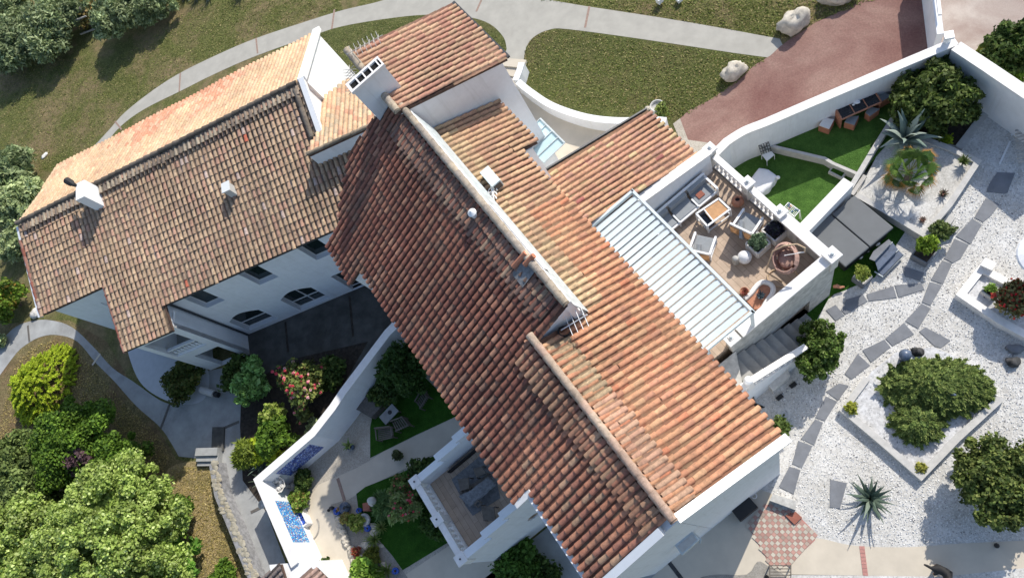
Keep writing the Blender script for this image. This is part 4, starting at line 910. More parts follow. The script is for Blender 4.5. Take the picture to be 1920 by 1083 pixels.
# right raised bed
rb = empty('corner_bed', W(1870, 560), 'white edged raised bed with red flowered shrub at the right edge', 'planter')
curb(rb, [(1960, 655), (1870, 605), (1792, 552), (1838, 494), (1935, 545)], .45, .28, -1, mat='whitecap')
m = MB(); m.slab([W(u, v, .3) for u, v in ((1960, 640), (1800, 550), (1840, 503), (1960, 560))], .28); m.build('pebble_fill', M['pebble'], rb)
m = MB(); a, b_ = W(1842, 490, .62), W(1864, 500, .62); m.bar(a, b_, .35, .06)
for t in (.1, .5, .9): c = a.lerp(b_, t); m.bar(c-Vector((0, 0, .04)), c-Vector((0, 0, .55)), .06)
m.build('small_bench', M['whitecap'], label='tiny white slatted bench on the corner bed edge', cat='bench')
m = MB(); m.slab([W(1895, 500, .02), W(1890, 520, .02), W(1950, 545, .02), (W(1960, 505, .02))], .02); m.lathe(W(1975, 505, .0), [(.03, 0), (.03, 2.2)], 8); m.build('paving_slab', M['curbstone'], label='grey slab and pole below the white parasol edge', cat='slab')
m = MB(); m.lathe(W(1962, 478, 2.2), [(.9, 0), (.86, .05), (.02, .32)], 24); m.build('parasol', M['fabric'], label='white parasol top cut by the right edge', cat='parasol')

# mosaic wall
mp_ = [(745, 598), (723, 620), (640, 730), (620, 760), (584, 806), (477, 898), (548, 1063)]
MWZ = 2.0; P_ = WL(mp_, MWZ)
mw = wall(P_, .34, 0, 'mosaic_wall', M['white'], cap=.05, capmat=M['whitecap'], side=1, label='angled white garden wall with two blue mosaic panels', cat='wall')
def mosaic(corners, seed):
    """corners: px of the 4 corners as seen on the inner wall face"""
    pass
from bisect import bisect
def on_vplane(u, v, a, n):
    d = Vector(ray(u, v)); o = Vector((0, 0, CAMH)); t = (a-o).dot(n)/d.dot(n); return o+d*t
# recompute inner faces
def inner(i):
    a, b_ = Vector(P_[i]), Vector(P_[i+1]); a.z = b_.z = 0; d = (b_-a).normalized(); n = Vector((-d.y, d.x, 0)); return a+n*.34, d, n
for i, tl, tr, bl, seed, pal in ((4, (580, 832), (517, 887), (607, 838), 1, ((.015, .05, .32), (.02, .09, .45), (.01, .03, .2), (.4, .5, .75))), (5, (517, 938), (547, 1016), (546, 939), 2, ((.02, .25, .65), (.03, .4, .75), (.03, .12, .5), (.6, .75, .85), (.5, .3, .3)))):
    a, d, n = inner(i); p0, p1, p2 = [on_vplane(u, v, a, n) for u, v in (tl, tr, bl)]
    z1 = min(1.72, (p0.z+p1.z)/2); z0 = max(.35, p2.z); s0, s1 = (p0-a).dot(d), (p1-a).dot(d)
    if s0 > s1: s0, s1 = s1, s0
    L = s1-s0; nx = int(L/.055); nz = max(8, int((z1-z0)/.055)); m = MB(); rg = random.Random(seed)
    for x in range(nx):
        for z in range(nz):
            c = rg.choice(pal[:3]) if rg.random() < .72 else rg.choice(pal[3:]); k = rg.uniform(.7, 1.3); c = tuple(min(1, q*k) for q in c)
            A_ = a+d*(s0+L*(x+.08)/nx)+n*.012; B_ = a+d*(s0+L*(x+.92)/nx)+n*.012; za_ = z0+(z1-z0)*(z+.08)/nz; zb_ = z0+(z1-z0)*(z+.92)/nz
            m.add([(A_.x, A_.y, za_), (B_.x, B_.y, za_), (B_.x, B_.y, zb_), (A_.x, A_.y, zb_)], [(0, 1, 2, 3)], c)
    m.build('mosaic_panel', M['attr'], mw)
# wall end with little tiled roofs at the bottom edge
m = MB(); m.prism([W(505, 1058, 1.9), W(597, 1050, 1.9), W(640, 1150, 1.9), (W(520, 1150, 1.9))], 0); ga = m.build('gate_house', M['whitepaint'], label='white gate wall with small tiled caps at the bottom edge', cat='gateway')
GP = plane3(W(475, 1080, 2.0), W(530, 1055, 2.4), W(560, 1120, 2.4))
roof('roof', ga, [Q(u, v, GP) for u, v in ((470, 1095), (526, 1057), (548, 1130), (500, 1160))], GP, [((.22, .18, .17), 3), ((.28, .23, .21), 2)], M['tile_old'], 31, eavecap=False)
GP2 = plane3(W(560, 1085, 2.5), W(590, 1064, 2.3), W(620, 1110, 2.3))
roof('roof', ga, [Q(u, v, GP2) for u, v in ((560, 1083), (592, 1063), (612, 1083), (625, 1140), (580, 1140))], GP2, [((.52, .36, .3), 3), ((.46, .3, .25), 2)], M['tile_warm'], 32, eavecap=False)
for k, (u, v) in enumerate(((607, 1054), (618, 1072))):
    m = MB(); m.box(W(u, v, 0), .55, .22, 1.4, .1); m.build('white_pillar', M['whitepaint'], cat='pillar', label=('upper' if k == 0 else 'lower')+' of two short white pillars by the bottom gate')
# stone wall on the left
M['capstone'] = plain('mossy_cap_stone', (.36, .33, .26), .95, var=.25, sc=4, bmp=.6, dirt=.5, dirtcol=(.5, .36, .16))
sp_ = WL([(392, 872), (402, 930), (425, 985), (455, 1060), (475, 1110)], .75); sp2 = sp_
wall(sp_, .45, 0, 'dry_stone_wall', M['drystone'], side=1, label='grey dry stone wall between dry meadow and garden path', cat='stone wall')
m = MB(); rg = random.Random(5)
PW = [Vector(p) for p in sp_]
for k in range(90):
    t = k/90*4; i = int(t); a_ = PW[i].lerp(PW[i+1], t-i); d_ = (PW[i+1]-PW[i]).normalized(); n_ = Vector((-d_.y, d_.x, 0))
    m.ball(a_+n_*rg.uniform(.3 if k % 3 else .05, .44), (rg.uniform(.1, .2), rg.uniform(.08, .16), .03), 7, 5, .2, seed=k)
m.build('wall_stones', M['capstone'], label='pale rounded cap stones along the top of the dry stone wall', cat='stones', kind='stuff')
for k, (u, v, w_) in enumerate(((398, 848, .5), (397, 858, .5), (396, 866, .5))):
    m = MB(); m.box(W(u, v, 0), 1.4, .4, .45-.12*k, .1); m.build('garden_step', M['court'], cat='step', label='stone step %s of the flight at the head of the stone wall' % ('top', 'middle', 'bottom')[k], group='steps by the stone wall')

# ---------------------------------------------------------------- pool side: hot tub etc
ht = empty('hot_tub', S(-7.2, 10.2, 0), 'square hot tub closed with two grey folding cover halves', 'hot tub')
m = MB(); m.prism([S(-8.15, 9.1, .8), S(-6.28, 9.1, .8), S(-6.28, 11.3, .8), S(-8.15, 11.3, .8)], 0); m.build('shell', M['spaside'], ht, bevel=.05)
for d0, d1 in ((9.0, 10.2), (10.24, 11.42)): m = MB(); m.prism([S(-8.22, d0, .93), S(-6.2, d0, .93), S(-6.2, d1, .93), S(-8.22, d1, .93)], .8); m.build('cover', M['spa'], ht, bevel=.04)
m = MB()
for k in range(3):
    c0, c1 = W(1645+k*15, 505-k*12.0, .2*(1)), W(1685+k*12, 470-k*8, .2)
gs = empty('tub_steps', W(1668, 485), 'dark slatted steps beside the hot tub', 'steps')
q = lambda x, y, z=0: W(1580+x/6.017, 420+y/6.017, z)
for k, (pp, z) in enumerate((([(365, 415), (560, 205), (625, 285), (400, 520)], .42), ([(395, 525), (625, 290), (690, 350), (460, 590)], .22), ([(300, 390), (350, 300), (520, 170), (555, 205), (360, 415)], .6))):
    m = MB(); m.slab([q(x, y, z) for x, y in pp], .05); t_ = m.build('tread', M['bluegrey'] if k < 2 else M['slate'], gs)
m = MB(); m.bar(q(360, 415, .46), q(560, 203, .46), .04); m.bar(q(398, 522, .26), q(628, 288, .26), .04); m.bar(q(455, 590, .2), q(690, 350, .2), .04); m.bar(q(360, 535, .2), q(455, 595, .2), .04); m.build('edge_strip', M['zinc'], gs)
# boulders
def boulder(u, v, rx, ry, rz, lab, mat='rock', seed=0, rz_=0, z=0, name='boulder', cat='rock', **kw):
    m = MB(); m.ball((0, 0, 0), (rx, ry, rz), 18, 12, .10, seed=seed); rg = random.Random(seed)
    R_ = Matrix.Rotation(rz_, 3, 'Z'); ph = [rg.uniform(0, 6) for _ in range(6)]
    c = W(u, v, z); vs = []
    for p in m.v:
        p = Vector(p); k = 1+.14*math.sin(p.x*4/rx+ph[0])*math.cos(p.y*3/ry+ph[1])+.08*math.sin(p.z*6/rz+ph[2]+p.x*5/rx); p = R_ @ (p*k); vs.append(tuple(p+c+Vector((0, 0, rz*.65))))
    m.v = vs; o = m.build(name, M[mat], label=lab, cat=cat, smooth=True, **kw); return o
boulder(1377, 140, .62, .42, .45, 'pale limestone boulder on the oval lawn beside the drive', seed=1, rz_=.5)
boulder(1490, 50, .72, .5, .55, 'largest pale boulder at the drive edge, upper of the three', seed=2, rz_=.4)
boulder(1572, -2, .8, .45, .5, 'pale boulder cut off by the top edge', seed=3, rz_=.1)
boulder(1719, 662, .24, .2, .25, 'dark round rock sculpture above the juniper mound', 'darkrock', 4); boulder(1704, 664, .13, .12, .14, 'small dark stone beside the round rock above the juniper', 'darkrock', 5)
boulder(1902, 655, .28, .18, .14, 'grey pale stone at the right edge, lighter of two', 'slate', 6); boulder(1898, 680, .24, .2, .16, 'darker round stone below the pale one at the right edge', 'darkrock', 7)
boulder(84, 292, .32, .18, .05, 'flat white stone patch in the left lawn', 'whitecap', 8, .9); boulder(1457, 273, .14, .1, .1, 'small pale stone at the turf curb', 'curbstone', 9)
boulder(70, 588, .35, .35, .2, 'knobbly pale rock by the path left of the side wing', 'fountain', 10)
for k, (u, v) in enumerate(((1645, 458), (1612, 482), (1625, 470))):
    boulder(u, v, .1, .1, .1, ('white stone by the dark tub steps', 'white ball ornament behind the square topiary', 'small white ornament by the tub')[k], 'globe', 20+k, name='ornament', cat='ornament')
# rock garden edge stones
rg = random.Random(9); pxs = smoothline([(634, 972), (640, 990), (648, 1008), (655, 1028), (662, 1050), (665, 1080)], 3)
for k, (u, v) in enumerate(pxs):
    s = rg.uniform(.13, .24); m = MB(); m.ball(W(u+rg.uniform(-2, 3), v, .08), (s, s*.8, s*.8), 9, 6, .18, seed=k); m.build('edge_rock', M['rock'], cat='rock', group='whitish rocks edging the rock garden', label='whitish rock in the row edging the rock garden', smooth=False)
for k in range(34):
    u, v = rg.uniform(645, 740), rg.uniform(985, 1075)
    if u < 640+(v-970)*.28 or u > 700+(v-985)*.5: continue
    s = rg.uniform(.08, .3); m = MB(); m.ball(W(u, v, .05), (s, s*.75, s*.6), 9, 6, .2, seed=k+50); m.build('garden_rock', M['rock'], cat='rock', group='loose pale rocks inside the rock garden', label='loose pale rock lying inside the rock garden')
ground('rockery_gravel', [(636, 975), (660, 965), (700, 1000), (735, 1040), (765, 1083), (665, 1100), (655, 1030)], 9, M['scree'])
# fountain / shell bowl
ft = empty('shell_fountain', W(552, 912), 'white shell shaped stone fountain against the mosaic wall corner', 'fountain')
c = W(549, 912, 0)
m = MB(); m.lathe(c, [(.2, 0), (.18, .1), (.08, .2), (.07, .85), (.12, .95)], 12); m.build('pedestal', M['fountain'], ft)
m = MB(); N_ = 26
vs = [tuple(c+Vector((.05, 0, 1.02)))]
for r_, z_ in ((.25, 1.02), (.42, 1.15), (.5, 1.28), (.44, 1.26), (.28, 1.12)):
    for k in range(N_): a_ = 2*math.pi*k/N_; q_ = r_*(1+.09*math.cos(a_*9)); vs.append(tuple(c+Vector((q_*math.cos(a_), q_*.8*math.sin(a_), z_+.02*math.cos(a_*9)))))
fs = [(0, 1+k, 1+(k+1) % N_) for k in range(N_)]
for i in range(4):
    for k in range(N_): k2 = (k+1) % N_; fs.append((1+i*N_+k, 1+i*N_+k2, 1+(i+1)*N_+k2, 1+(i+1)*N_+k))
fs.append(tuple(1+4*N_+k for k in range(N_))); m.add(vs, fs)
for k in range(14): a_ = k*.9; m.ball(c+Vector((.26*math.cos(a_), .2*math.sin(a_), 1.2)), .1+.03*math.sin(k*3), 7, 5, .2, seed=k)
m.build('bowl', M['fountain'], ft)
ur = empty('stone_urn', W(493, 950), 'round white stone urn outside the mosaic wall', 'urn')
m = MB(); pu = W(490, 945, 1.0); m.lathe((pu.x, pu.y, 0), [(.15, 0), (.1, .1), (.08, .5), (.1, .7), (.18, .85), (.21, .97), (.17, 1.0), (.14, .9), (.02, .88)], 18); m.build('bowl', M['fountain'], ur)
# white trough planter with pots
tr = empty('planter_trough', W(573, 968), 'white rectangular trough with three blue pots by the light blue mosaic', 'planter')
a, b_ = W(563, 948, 0), W(580, 985, 0); d = (b_-a).normalized(); x = Vector((-d.y, d.x, 0)); L = (b_-a).length
m = MB(); h = .45
for s_ in (-1, 1): m.bar(a+x*.2*s_+Vector((0, 0, h/2)), b_+x*.2*s_+Vector((0, 0, h/2)), .07, h)
m.bar(a-x*.22+Vector((0, 0, h/2)), a+x*.22+Vector((0, 0, h/2)), .07, h); m.bar(b_-x*.22+Vector((0, 0, h/2)), b_+x*.22+Vector((0, 0, h/2)), .07, h); m.build('trough', M['whitecap'], tr)
for t in (.2, .5, .8): m = MB(); m.lathe(a.lerp(b_, t)+Vector((0, 0, .05)), [(.1, 0), (.15, .35), (.13, .36), (.1, .3), (.01, .3)], 14); m.build('blue_pot', M['blueglaze'], tr)
m = MB(); c = W(583, 990, .02); m.tube([c+Vector((.45*math.cos(t), .55*math.sin(t), 0)) for t in [x_*.2-1.2 for x_ in range(12)]], .05, 6); m.build('stone_arc', M['scree'], label='thin curved stone edging beside the white trough', cat='edging')
# pots
def pot(u, v, r, h, mat, lab, soil=True, z=0, name='plant_pot', jar=False, **kw):
    c = W(u, v, z); m = MB()
    m.lathe(c, [(r*.65, 0), (r, h*.6), (r*.95, h), (r*.8, h), (r*.78, h*.85), (.01, h*.85)] if not jar else [(r*.5, 0), (r, h*.45), (r*.9, h*.75), (r*.45, h), (r*.4, h), (r*.35, h*.8), (.01, h*.8)], 18)
    o = m.build(name, M[mat], label=lab, cat='pot', smooth=True, **kw)
    if soil: m = MB(); m.lathe(c+Vector((0, 0, h*.8)), [(r*.76, 0), (.01, .03)], 12); m.build('soil', M['soil'] if not jar else M['black'], o)
    return o
pot(653, 952, .27, .4, 'bluegrey', 'blue-grey round pot by the concrete path in the walled garden'); pot(637, 958, .18, .3, 'blueglaze', 'small blue pot with a cactus left of the grey pot')
pot(678, 981, .14, .35, 'blueglaze', 'blue glazed pot left of two in the rockery'); pot(695, 990, .15, .35, 'blueglaze', 'blue glazed pot below the ring shaped basket'); pot(679, 957, .13, .35, 'blueglaze', 'pale blue pot at the turf edge'); pot(746, 1069, .15, .3, 'blueglaze', 'deep blue pot at the bottom end of the rockery')
pot(662, 838, .17, .32, 'bluegrey', 'dark blue pot holding a lone leafy plant on beige gravel')
pot(1236, 214, .36, .75, 'curbstone', 'tilted grey stone jar with plant at the wall end by the lawn', jar=False); boulder(1215, 205, .14, .14, .1, 'pale stone next to the grey jar', 'rock', 33)
pot(1384, 383, .24, .5, 'terrapot', 'round terracotta jar by the balustrade on the terrace', jar=True, z=3.3)
pot(1396, 549, .17, .25, 'terrapot', 'terracotta pot with red succulents near the pergola end', z=3.3)
m = MB(); c = W(689, 975, 0); m.tube([c+Vector((.25*math.cos(t), .25*math.sin(t), .3)) for t in [x_*.45 for x_ in range(15)]], .07, 6); m.lathe(c, [(.2, 0), (.24, .3)], 14); m.build('basket_pot', M['stonewall'], label='grey ring shaped woven basket in the rockery', cat='basket')
for k, (u, v) in enumerate(((622, 952), (616, 956))): m = MB(); m.ball(W(u, v, .12), (.12, .09, .16) if k == 0 else (.07, .07, .08), 10, 7, .1); m.build('duck_ornament', M['darkrock'], cat='ornament', label=('larger dark animal ornament standing on the beige path', 'small dark stone beside the animal ornament on the path')[k])
st = empty('garden_statue', W(698, 945), 'grey bust statue on a brown plinth in the garden turf', 'statue')
m = MB(); m.box(W(699, 950, 0), .35, .35, .6, .3); m.build('plinth', M['pinkstone'], st); m = MB(); m.ball(W(697, 938, 1.0), (.2, .18, .26), 12, 8, .06); m.ball(W(698, 942, .75), (.22, .16, .16), 10, 6, .05); m.build('bust', M['curbstone'], st, smooth=True)

# ---------------------------------------------------------------- furniture
def frame_ax(rz): c, s = math.cos(rz), math.sin(rz); return lambda x, y, z: Vector((x*c-y*s, x*s+y*c, z))
def armchair(name, loc, rz, lab, grp):
    e = empty(name, loc, lab, 'armchair', grp); f = frame_ax(rz)
    def P(x, y, z): return Vector(loc)+f(x, y, z)
    for sx in (-1, 1):
        m = MB(); m.bar(P(sx*.40, -.40, .55), P(sx*.40, .36, .58), .09, .05); m.bar(P(sx*.40, -.4, 0), P(sx*.40, -.4, .56), .08, .06); m.bar(P(sx*.40, .36, 0), P(sx*.40, .36, .58), .08, .06); m.bar(P(sx*.4, -.4, .14), P(sx*.4, .36, .14), .05, .05); m.build('arm_frame', M['whitepaint'], e)
    m = MB(); m.box(P(0, -.02, .26), .7, .76, .13, rz); m.build('seat_cushion', M['cushion'], e, bevel=.03)
    m = MB(); m.bar(P(0, .32, .38), P(0, .46, .82), .7, .12); m.build('back_cushion', M['cushion'], e, bevel=.03)
    m = MB(); m.bar(P(-.44, .46, .88), P(.44, .46, .88), .07, .09); m.build('back_rail', M['whitepaint'], e)
    m = MB()
    for k in range(5): m.bar(P(-.42, .5, .3+k*.11), P(.42, .52, .3+k*.11), .03, .08)
    m.build('slats', M['wood'], e)
    return e
TZ = 3.3
armchair('armchair', W(1402, 421, TZ+.3)-Vector((0, 0, .3)), math.radians(150), 'white framed armchair with dark cushions in half shade by the coffee table', 'terrace armchairs')
armchair('armchair', W(1318, 462, TZ+.3)-Vector((0, 0, .3)), math.radians(165), 'white framed armchair half under the pergola edge', 'terrace armchairs')
# long sofa
so = empty('sofa', S(-11.6, 4.9, TZ), 'long white framed three seat sofa along the terrace wall', 'sofa')
d0, d1 = 4.15, 7.05
m = MB(); m.bar(S(-11.88, d0, TZ+.78), S(-11.88, d1, TZ+.78), .09, .08); m.bar(S(-11.1, d0, TZ+.33), S(-11.1, d1, TZ+.33), .08, .1)
for d in (d0, d1): m.bar(S(-11.9, d, TZ+.6), S(-11.08, d, TZ+.6), .09, .07); m.bar(S(-11.1, d, TZ), S(-11.1, d, TZ+.6), .08); m.bar(S(-11.88, d, TZ), S(-11.88, d, TZ+.8), .08)
for k in (1, 2): d = d0+(d1-d0)*k/3; m.bar(S(-11.5, d, TZ+.47), S(-11.08, d, TZ+.42), .07, .05); m.bar(S(-11.1, d, TZ), S(-11.1, d, TZ+.4), .06)
m.build('frame', M['whitepaint'], so)
for k in range(3):
    a_, b_ = d0+(d1-d0)*k/3+.05, d0+(d1-d0)*(k+1)/3-.05
    m = MB(); m.prism([S(-11.75, a_, TZ+.42), S(-11.14, a_, TZ+.42), S(-11.14, b_, TZ+.42), S(-11.75, b_, TZ+.42)], TZ+.26); m.build('seat_cushion', M['cushion'], so, bevel=.03)
    m = MB(); m.prism([S(-11.84, a_, TZ+.76), S(-11.68, a_, TZ+.74), S(-11.68, b_, TZ+.74), S(-11.84, b_, TZ+.76)], TZ+.4); m.build('back_cushion', M['cushion'], so, bevel=.03)
m = MB(); m.slab([S(-11.55, 6.3, TZ+.46), S(-11.3, 6.3, TZ+.46), S(-11.3, 6.6, TZ+.46), S(-11.55, 6.6, TZ+.46)], .03); m.build('folded_cloth', M['pinkstone'], label='small brown folded cloth lying on the sofa seat', cat='cloth')
# coffee table
ct = empty('coffee_table', W(1340, 405, TZ), 'white coffee table with teak top and dark glass end on the terrace', 'table')
q = lambda x, y, z: W(1200+x/8, 300+y/8, z)
z = TZ+.62; c1, c2, c3, c4 = q(845, 805, z), q(1180, 580, z), q(1350, 740, z), q(1010, 990, z)
m = MB()
for a_, b_ in ((c1, c2), (c2, c3), (c3, c4), (c4, c1)): m.bar(a_, b_, .07, .06)
for c in (c1, c2, c3, c4): m.bar(c, Vector((c.x, c.y, TZ)), .07)
for a_, b_ in ((c1, c4), (c4, c3), (c3, c2)): m.bar(Vector((a_.x, a_.y, TZ+.12)), Vector((b_.x, b_.y, TZ+.12)), .05)
s1, s2 = c1.lerp(c2, .33), c4.lerp(c3, .28); m.bar(s1, s2, .04, .04); m.build('frame', M['whitepaint'], ct)
m = MB(); m.slab([s1, c2, c3, s2], .04)
m.build('teak_top', M['wood'], ct); m = MB(); m.slab([c1-Vector((0, 0, .25)), s1-Vector((0, 0, .25)), s2-Vector((0, 0, .25)), c4-Vector((0, 0, .25))], .03); m.build('glass_shelf', M['glassblack'], ct)
# square planters
def boxplanter(u, v, w_, h, mat, lab, rz, z=0, soilm='soil'):
    c = W(u, v, z+h)-Vector((0, 0, h)); e = empty('square_planter', c, lab, 'planter'); f = frame_ax(rz)
    m = MB(); 
    for sx, sy in ((1, 0), (-1, 0), (0, 1), (0, -1)):
        if sx: m.bar(c+f(sx*w_/2, -w_/2, h/2), c+f(sx*w_/2, w_/2, h/2), .05, h)
        else: m.bar(c+f(-w_/2, sy*w_/2, h/2), c+f(w_/2, sy*w_/2, h/2), .05, h)
    m.build('box', M[mat], e); m = MB(); m.box(c+Vector((0, 0, .02)), w_-.04, w_-.04, h*.85, rz); m.build('soil', M[soilm], e); return c
PL1 = boxplanter(1421, 455, .62, .5, 'whitecap', 'white square planter with grey-green plant, left of the two on the terrace', A1+.05, TZ)
PL2 = boxplanter(1453, 430, .66, .5, 'whitecap', 'white square planter with dark purple plant by the terrace wall', A1+.05, TZ)
PL3 = boxplanter(1617, 519, .5, .42, 'slate', 'dark square planter holding the round topiary by the tub', A1+.1, 0, 'gravel')
PL4 = boxplanter(1733, 474, .62, .45, 'slate', 'dark square planter with yellow-green shrub beside the palm bed', A1+.2, 0)
PL5 = boxplanter(1858, 544, .42, .25, 'curbstone', 'small pale square pot with a green tuft in the corner bed', A1+.1, .3)
m = MB(); m.box(W(1777, 415, 0), .45, .3, .12, 1.0); m.box(W(1790, 428, 0), .35, .3, .1, 1.0); m.build('stone_blocks', M['curbstone'], label='two flat stone blocks beside the palm bed corner', cat='stone')
m = MB(); m.box(W(1775, 436, 0), .4, .4, .3, .3); m.build('planter_box', M['slate'], label='low grey planter under the olive green shrub by the palm bed', cat='planter')
# globe lamp + small ornament
m = MB(); m.ball(W(1396, 482, TZ+.27), .27, 24, 14); m.build('globe_lamp', M['globe'], label='white globe floor lamp on the terrace planks', cat='lamp', smooth=True)
m = MB(); m.lathe(W(1380, 492, TZ), [(.1, 0), (.15, .1), (.06, .3), (.13, .42), (.1, .5), (.02, .52)], 12); m.build('lantern', M['stonewall'], label='small grey stone lantern beside the globe lamp', cat='lantern', smooth=True)
# hanging egg chair
eg = empty('egg_chair', W(1480, 490, TZ), 'round rattan hanging egg chair with curved cane stand at the terrace corner', 'hanging chair')
c = W(1473, 484, TZ+1.05); m = MB(); n_, k_ = 18, 22
vs = []; fs = []
ax = Vector((-.25, -.3, .92)).normalized(); x_ = ax.cross(Vector((0, 1, 0))).normalized(); y_ = ax.cross(x_)
for i in range(10):
    t = .2+i*(math.pi*.62)/9
    for k in range(k_): a_ = 2*math.pi*k/k_; vs.append(c+(x_*math.cos(a_)*.47+y_*math.sin(a_)*.6)*math.sin(t)+ax*(-.45*math.cos(t)))
for i in range(9):
    for k in range(k_):
        if (i*7+k*5) % 6 != 0: k2 = (k+1) % k_; fs.append((i*k_+k, i*k_+k2, (i+1)*k_+k2, (i+1)*k_+k))
m.add(vs, fs); o = m.build('woven_shell', M['rattan'], eg); sm = o.modifiers.new('t', 'SOLIDIFY'); sm.thickness = .035
m = MB(); q = lambda x, y, z: W(1400+x/6.77, 400+y/6.77, z)
m.tube([q(450, 870, TZ+.04), q(240, 740, TZ+.5), q(330, 480, TZ+1.6), q(470, 410, TZ+2.15), q(640, 390, TZ+2.2), q(740, 440, TZ+2.05), q(735, 490, TZ+1.95)], .03, 8); m.build('stand', M['rattanpale'], eg)
m = MB(); cc = W(1468, 520, TZ+.04); m.tube([cc+Vector((.55*math.cos(t), .38*math.sin(t), 0)) for t in [x2*.33 for x2 in range(20)]], .03, 8); m.build('base_ring', M['rattanpale'], eg)
m = MB(); m.ball(c-ax*.22, (.32, .38, .1), 16, 8); m.build('cushion', M['rattan'], eg, smooth=True)
m = MB(); m.tube([q(735, 490, TZ+1.95), c+ax*.6+Vector((.1, 0, .2))], .015, 5); m.tube([q(650, 500, TZ+1.9), q(740, 490, TZ+1.95)], .02, 5); m.build('chain', M['whitecap'], eg)
# curved bed on the terrace corner
q = lambda x, y, z: W(1380+x/6.77, 520+y/6.77, z)
cb = empty('terrace_bed', q(330, 200, TZ), 'kidney shaped raised bed with white rim and orange sand on the terrace', 'planter')
m = MB(); m.slab([q(x, y, TZ+.12) for x, y in ((130, 290), (260, 130), (330, 90), (430, 110), (470, 190), (400, 280), (330, 400), (230, 400))], .12); m.build('sand', M['terrapot'], cb)
m = MB(); m.tube([q(x, y, TZ+.16) for x, y in smoothline([(110, 270), (190, 200), (260, 110), (330, 60), (420, 75), (470, 130), (460, 210), (400, 290), (345, 390)], 3)], .1, 8); m.build('rim', M['whitecap'], cb)
# washing rack and small chairs on the turf
wr = empty('drying_rack', W(1485, 395), 'white wire rack with small things against the terrace pillar', 'rack')
q = lambda x, y, z: W(1340+x/6.02, 280+y/6.02, z); z = .85
A_, B_, C_, D_ = q(830, 600, z), q(960, 690, z), q(975, 790, .1), q(840, 740, .4); m = MB()
for a_, b_ in ((A_, B_), (B_, C_), (A_, q(780, 660, z)), (q(780, 660, z), q(900, 760, z)), (q(900, 760, z), B_)): m.bar(a_, b_, .03)
for t in [k/9 for k in range(10)]: m.bar(A_.lerp(B_, t), q(780, 660, z).lerp(q(900, 760, z), t), .018)
for p in (A_, B_, q(780, 660, z), q(900, 760, z)): m.bar(p, Vector((p.x, p.y, 0)), .03)
m.build('frame', M['whitepaint'], wr); m = MB(); rg = random.Random(4)
for k in range(9): p = A_.lerp(B_, rg.random()).lerp(q(840, 720, z), rg.uniform(.1, .8)); m = MB(); m.box(p, .08, .06, .04, rg.random()*3, col=rg.choice([(.3, .05, .05), (.6, .4, .3), (.05, .1, .2), (.05, .05, .05)])); m.build('peg', M['attr'], wr)
fc = empty('folding_chair', W(1437, 285), 'small white folding chair with patterned metal back by the tall wall', 'chair')
z = .45; m = MB(); m.slab([q(530, 60, z), q(640, 20, z), q(675, 60, z), q(590, 130, z)], .05); m.build('seat', M['whitepaint'], fc)
m = MB(); a_, b_ = q(530, 60, z), q(640, 20, z); up_ = Vector((-.12, .2, .5))
for t in (0, .25, .5, .75, 1): m.bar(a_.lerp(b_, t), a_.lerp(b_, t)+up_, .025)
for t in (.3, .6, 1): m.bar(a_+up_*t, b_+up_*t, .025)
m.bar(a_, b_+up_, .02); m.bar(b_, a_+up_, .02); m.build('back', M['darkgrey'], fc)
m = MB()
for p in (q(530, 60, z), q(640, 20, z), q(675, 60, z), q(590, 130, z)): m.bar(p, Vector((p.x, p.y, 0)), .03)
m.build('legs_frame', M['whitepaint'], fc)
# draped lounger
ld = empty('draped_lounger', W(1435, 335), 'sun lounger draped in a white cloth on the green turf', 'sun lounger')
pA = [q(500, 210, .5), q(610, 230, .5), q(700, 300, .5), q(620, 420, .48), q(520, 500, .48), q(420, 430, .5), q(380, 370, .5)]
m = MB(); c = sum(pA, Vector())/7; rg = random.Random(2); n_ = 28; ring = []
for k in range(n_):
    t = k/n_*7; i = int(t); p = pA[i].lerp(pA[(i+1) % 7], t-i); ring.append(p)
vs = []
for s_, dz in ((.35, .03), (.75, .02), (1.0, 0), (1.06, -.2), (1.1+0, -.4)):
    for k, p in enumerate(ring): w_ = 1+(.05*math.sin(k*2.1) if dz < -.1 else 0); vs.append(c+(p-c)*s_*w_+Vector((0, 0, dz+(.015*math.sin(k*1.3+s_*5)))))
fs = [tuple(range(n_))]
for i in range(4):
    for k in range(n_): k2 = (k+1) % n_; fs.append((i*n_+k, (i+1)*n_+k, (i+1)*n_+k2, i*n_+k2))
m.add(vs, fs); m.build('cloth', M['fabric'], ld, smooth=True)
m = MB(); m.ball(q(715, 318, .45), .09, 10, 7); m.bar(q(690, 340, .4), q(690, 380, .1), .04); m.build('cloth_corner', M['fabric'], ld)
# dining table
dt = empty('dining_table', W(1607, 200), 'terracotta patio dining table with three black glass panels', 'table')
q = lambda x, y, z: W(1440+x/6.018, 160+y/6.018, z); z = .42+.78; zb_ = .42
t1, t2, t3, t4 = q(722, 200, z), q(1165, 12, z), q(1280, 190, z), q(835, 385, z)
m = MB(); m.slab([t1, t2, t3, t4], .04); m.build('glass_top', M['glassblack'], dt)
m = MB()
for a_, b_ in ((t1, t2), (t2, t3), (t3, t4), (t4, t1)): m.bar(a_+Vector((0, 0, .0)), b_, .05, .06)
for k in (1, 2): m.bar(t1.lerp(t2, k/3)+Vector((0, 0, .012)), t4.lerp(t3, k/3)+Vector((0, 0, .012)), .035, .03)
m.build('rim', M['terrapot'], dt)
for a_, b_ in ((t1, t4), (t2, t3)):
    m = MB(); p, r = a_.lerp(b_, .04), a_.lerp(b_, .96); m.bar(Vector((p.x, p.y, (z+zb_)/2-.03)), Vector((r.x, r.y, (z+zb_)/2-.03)), .06, z-zb_-.06); m.build('end_panel', M['terracotta'], dt)
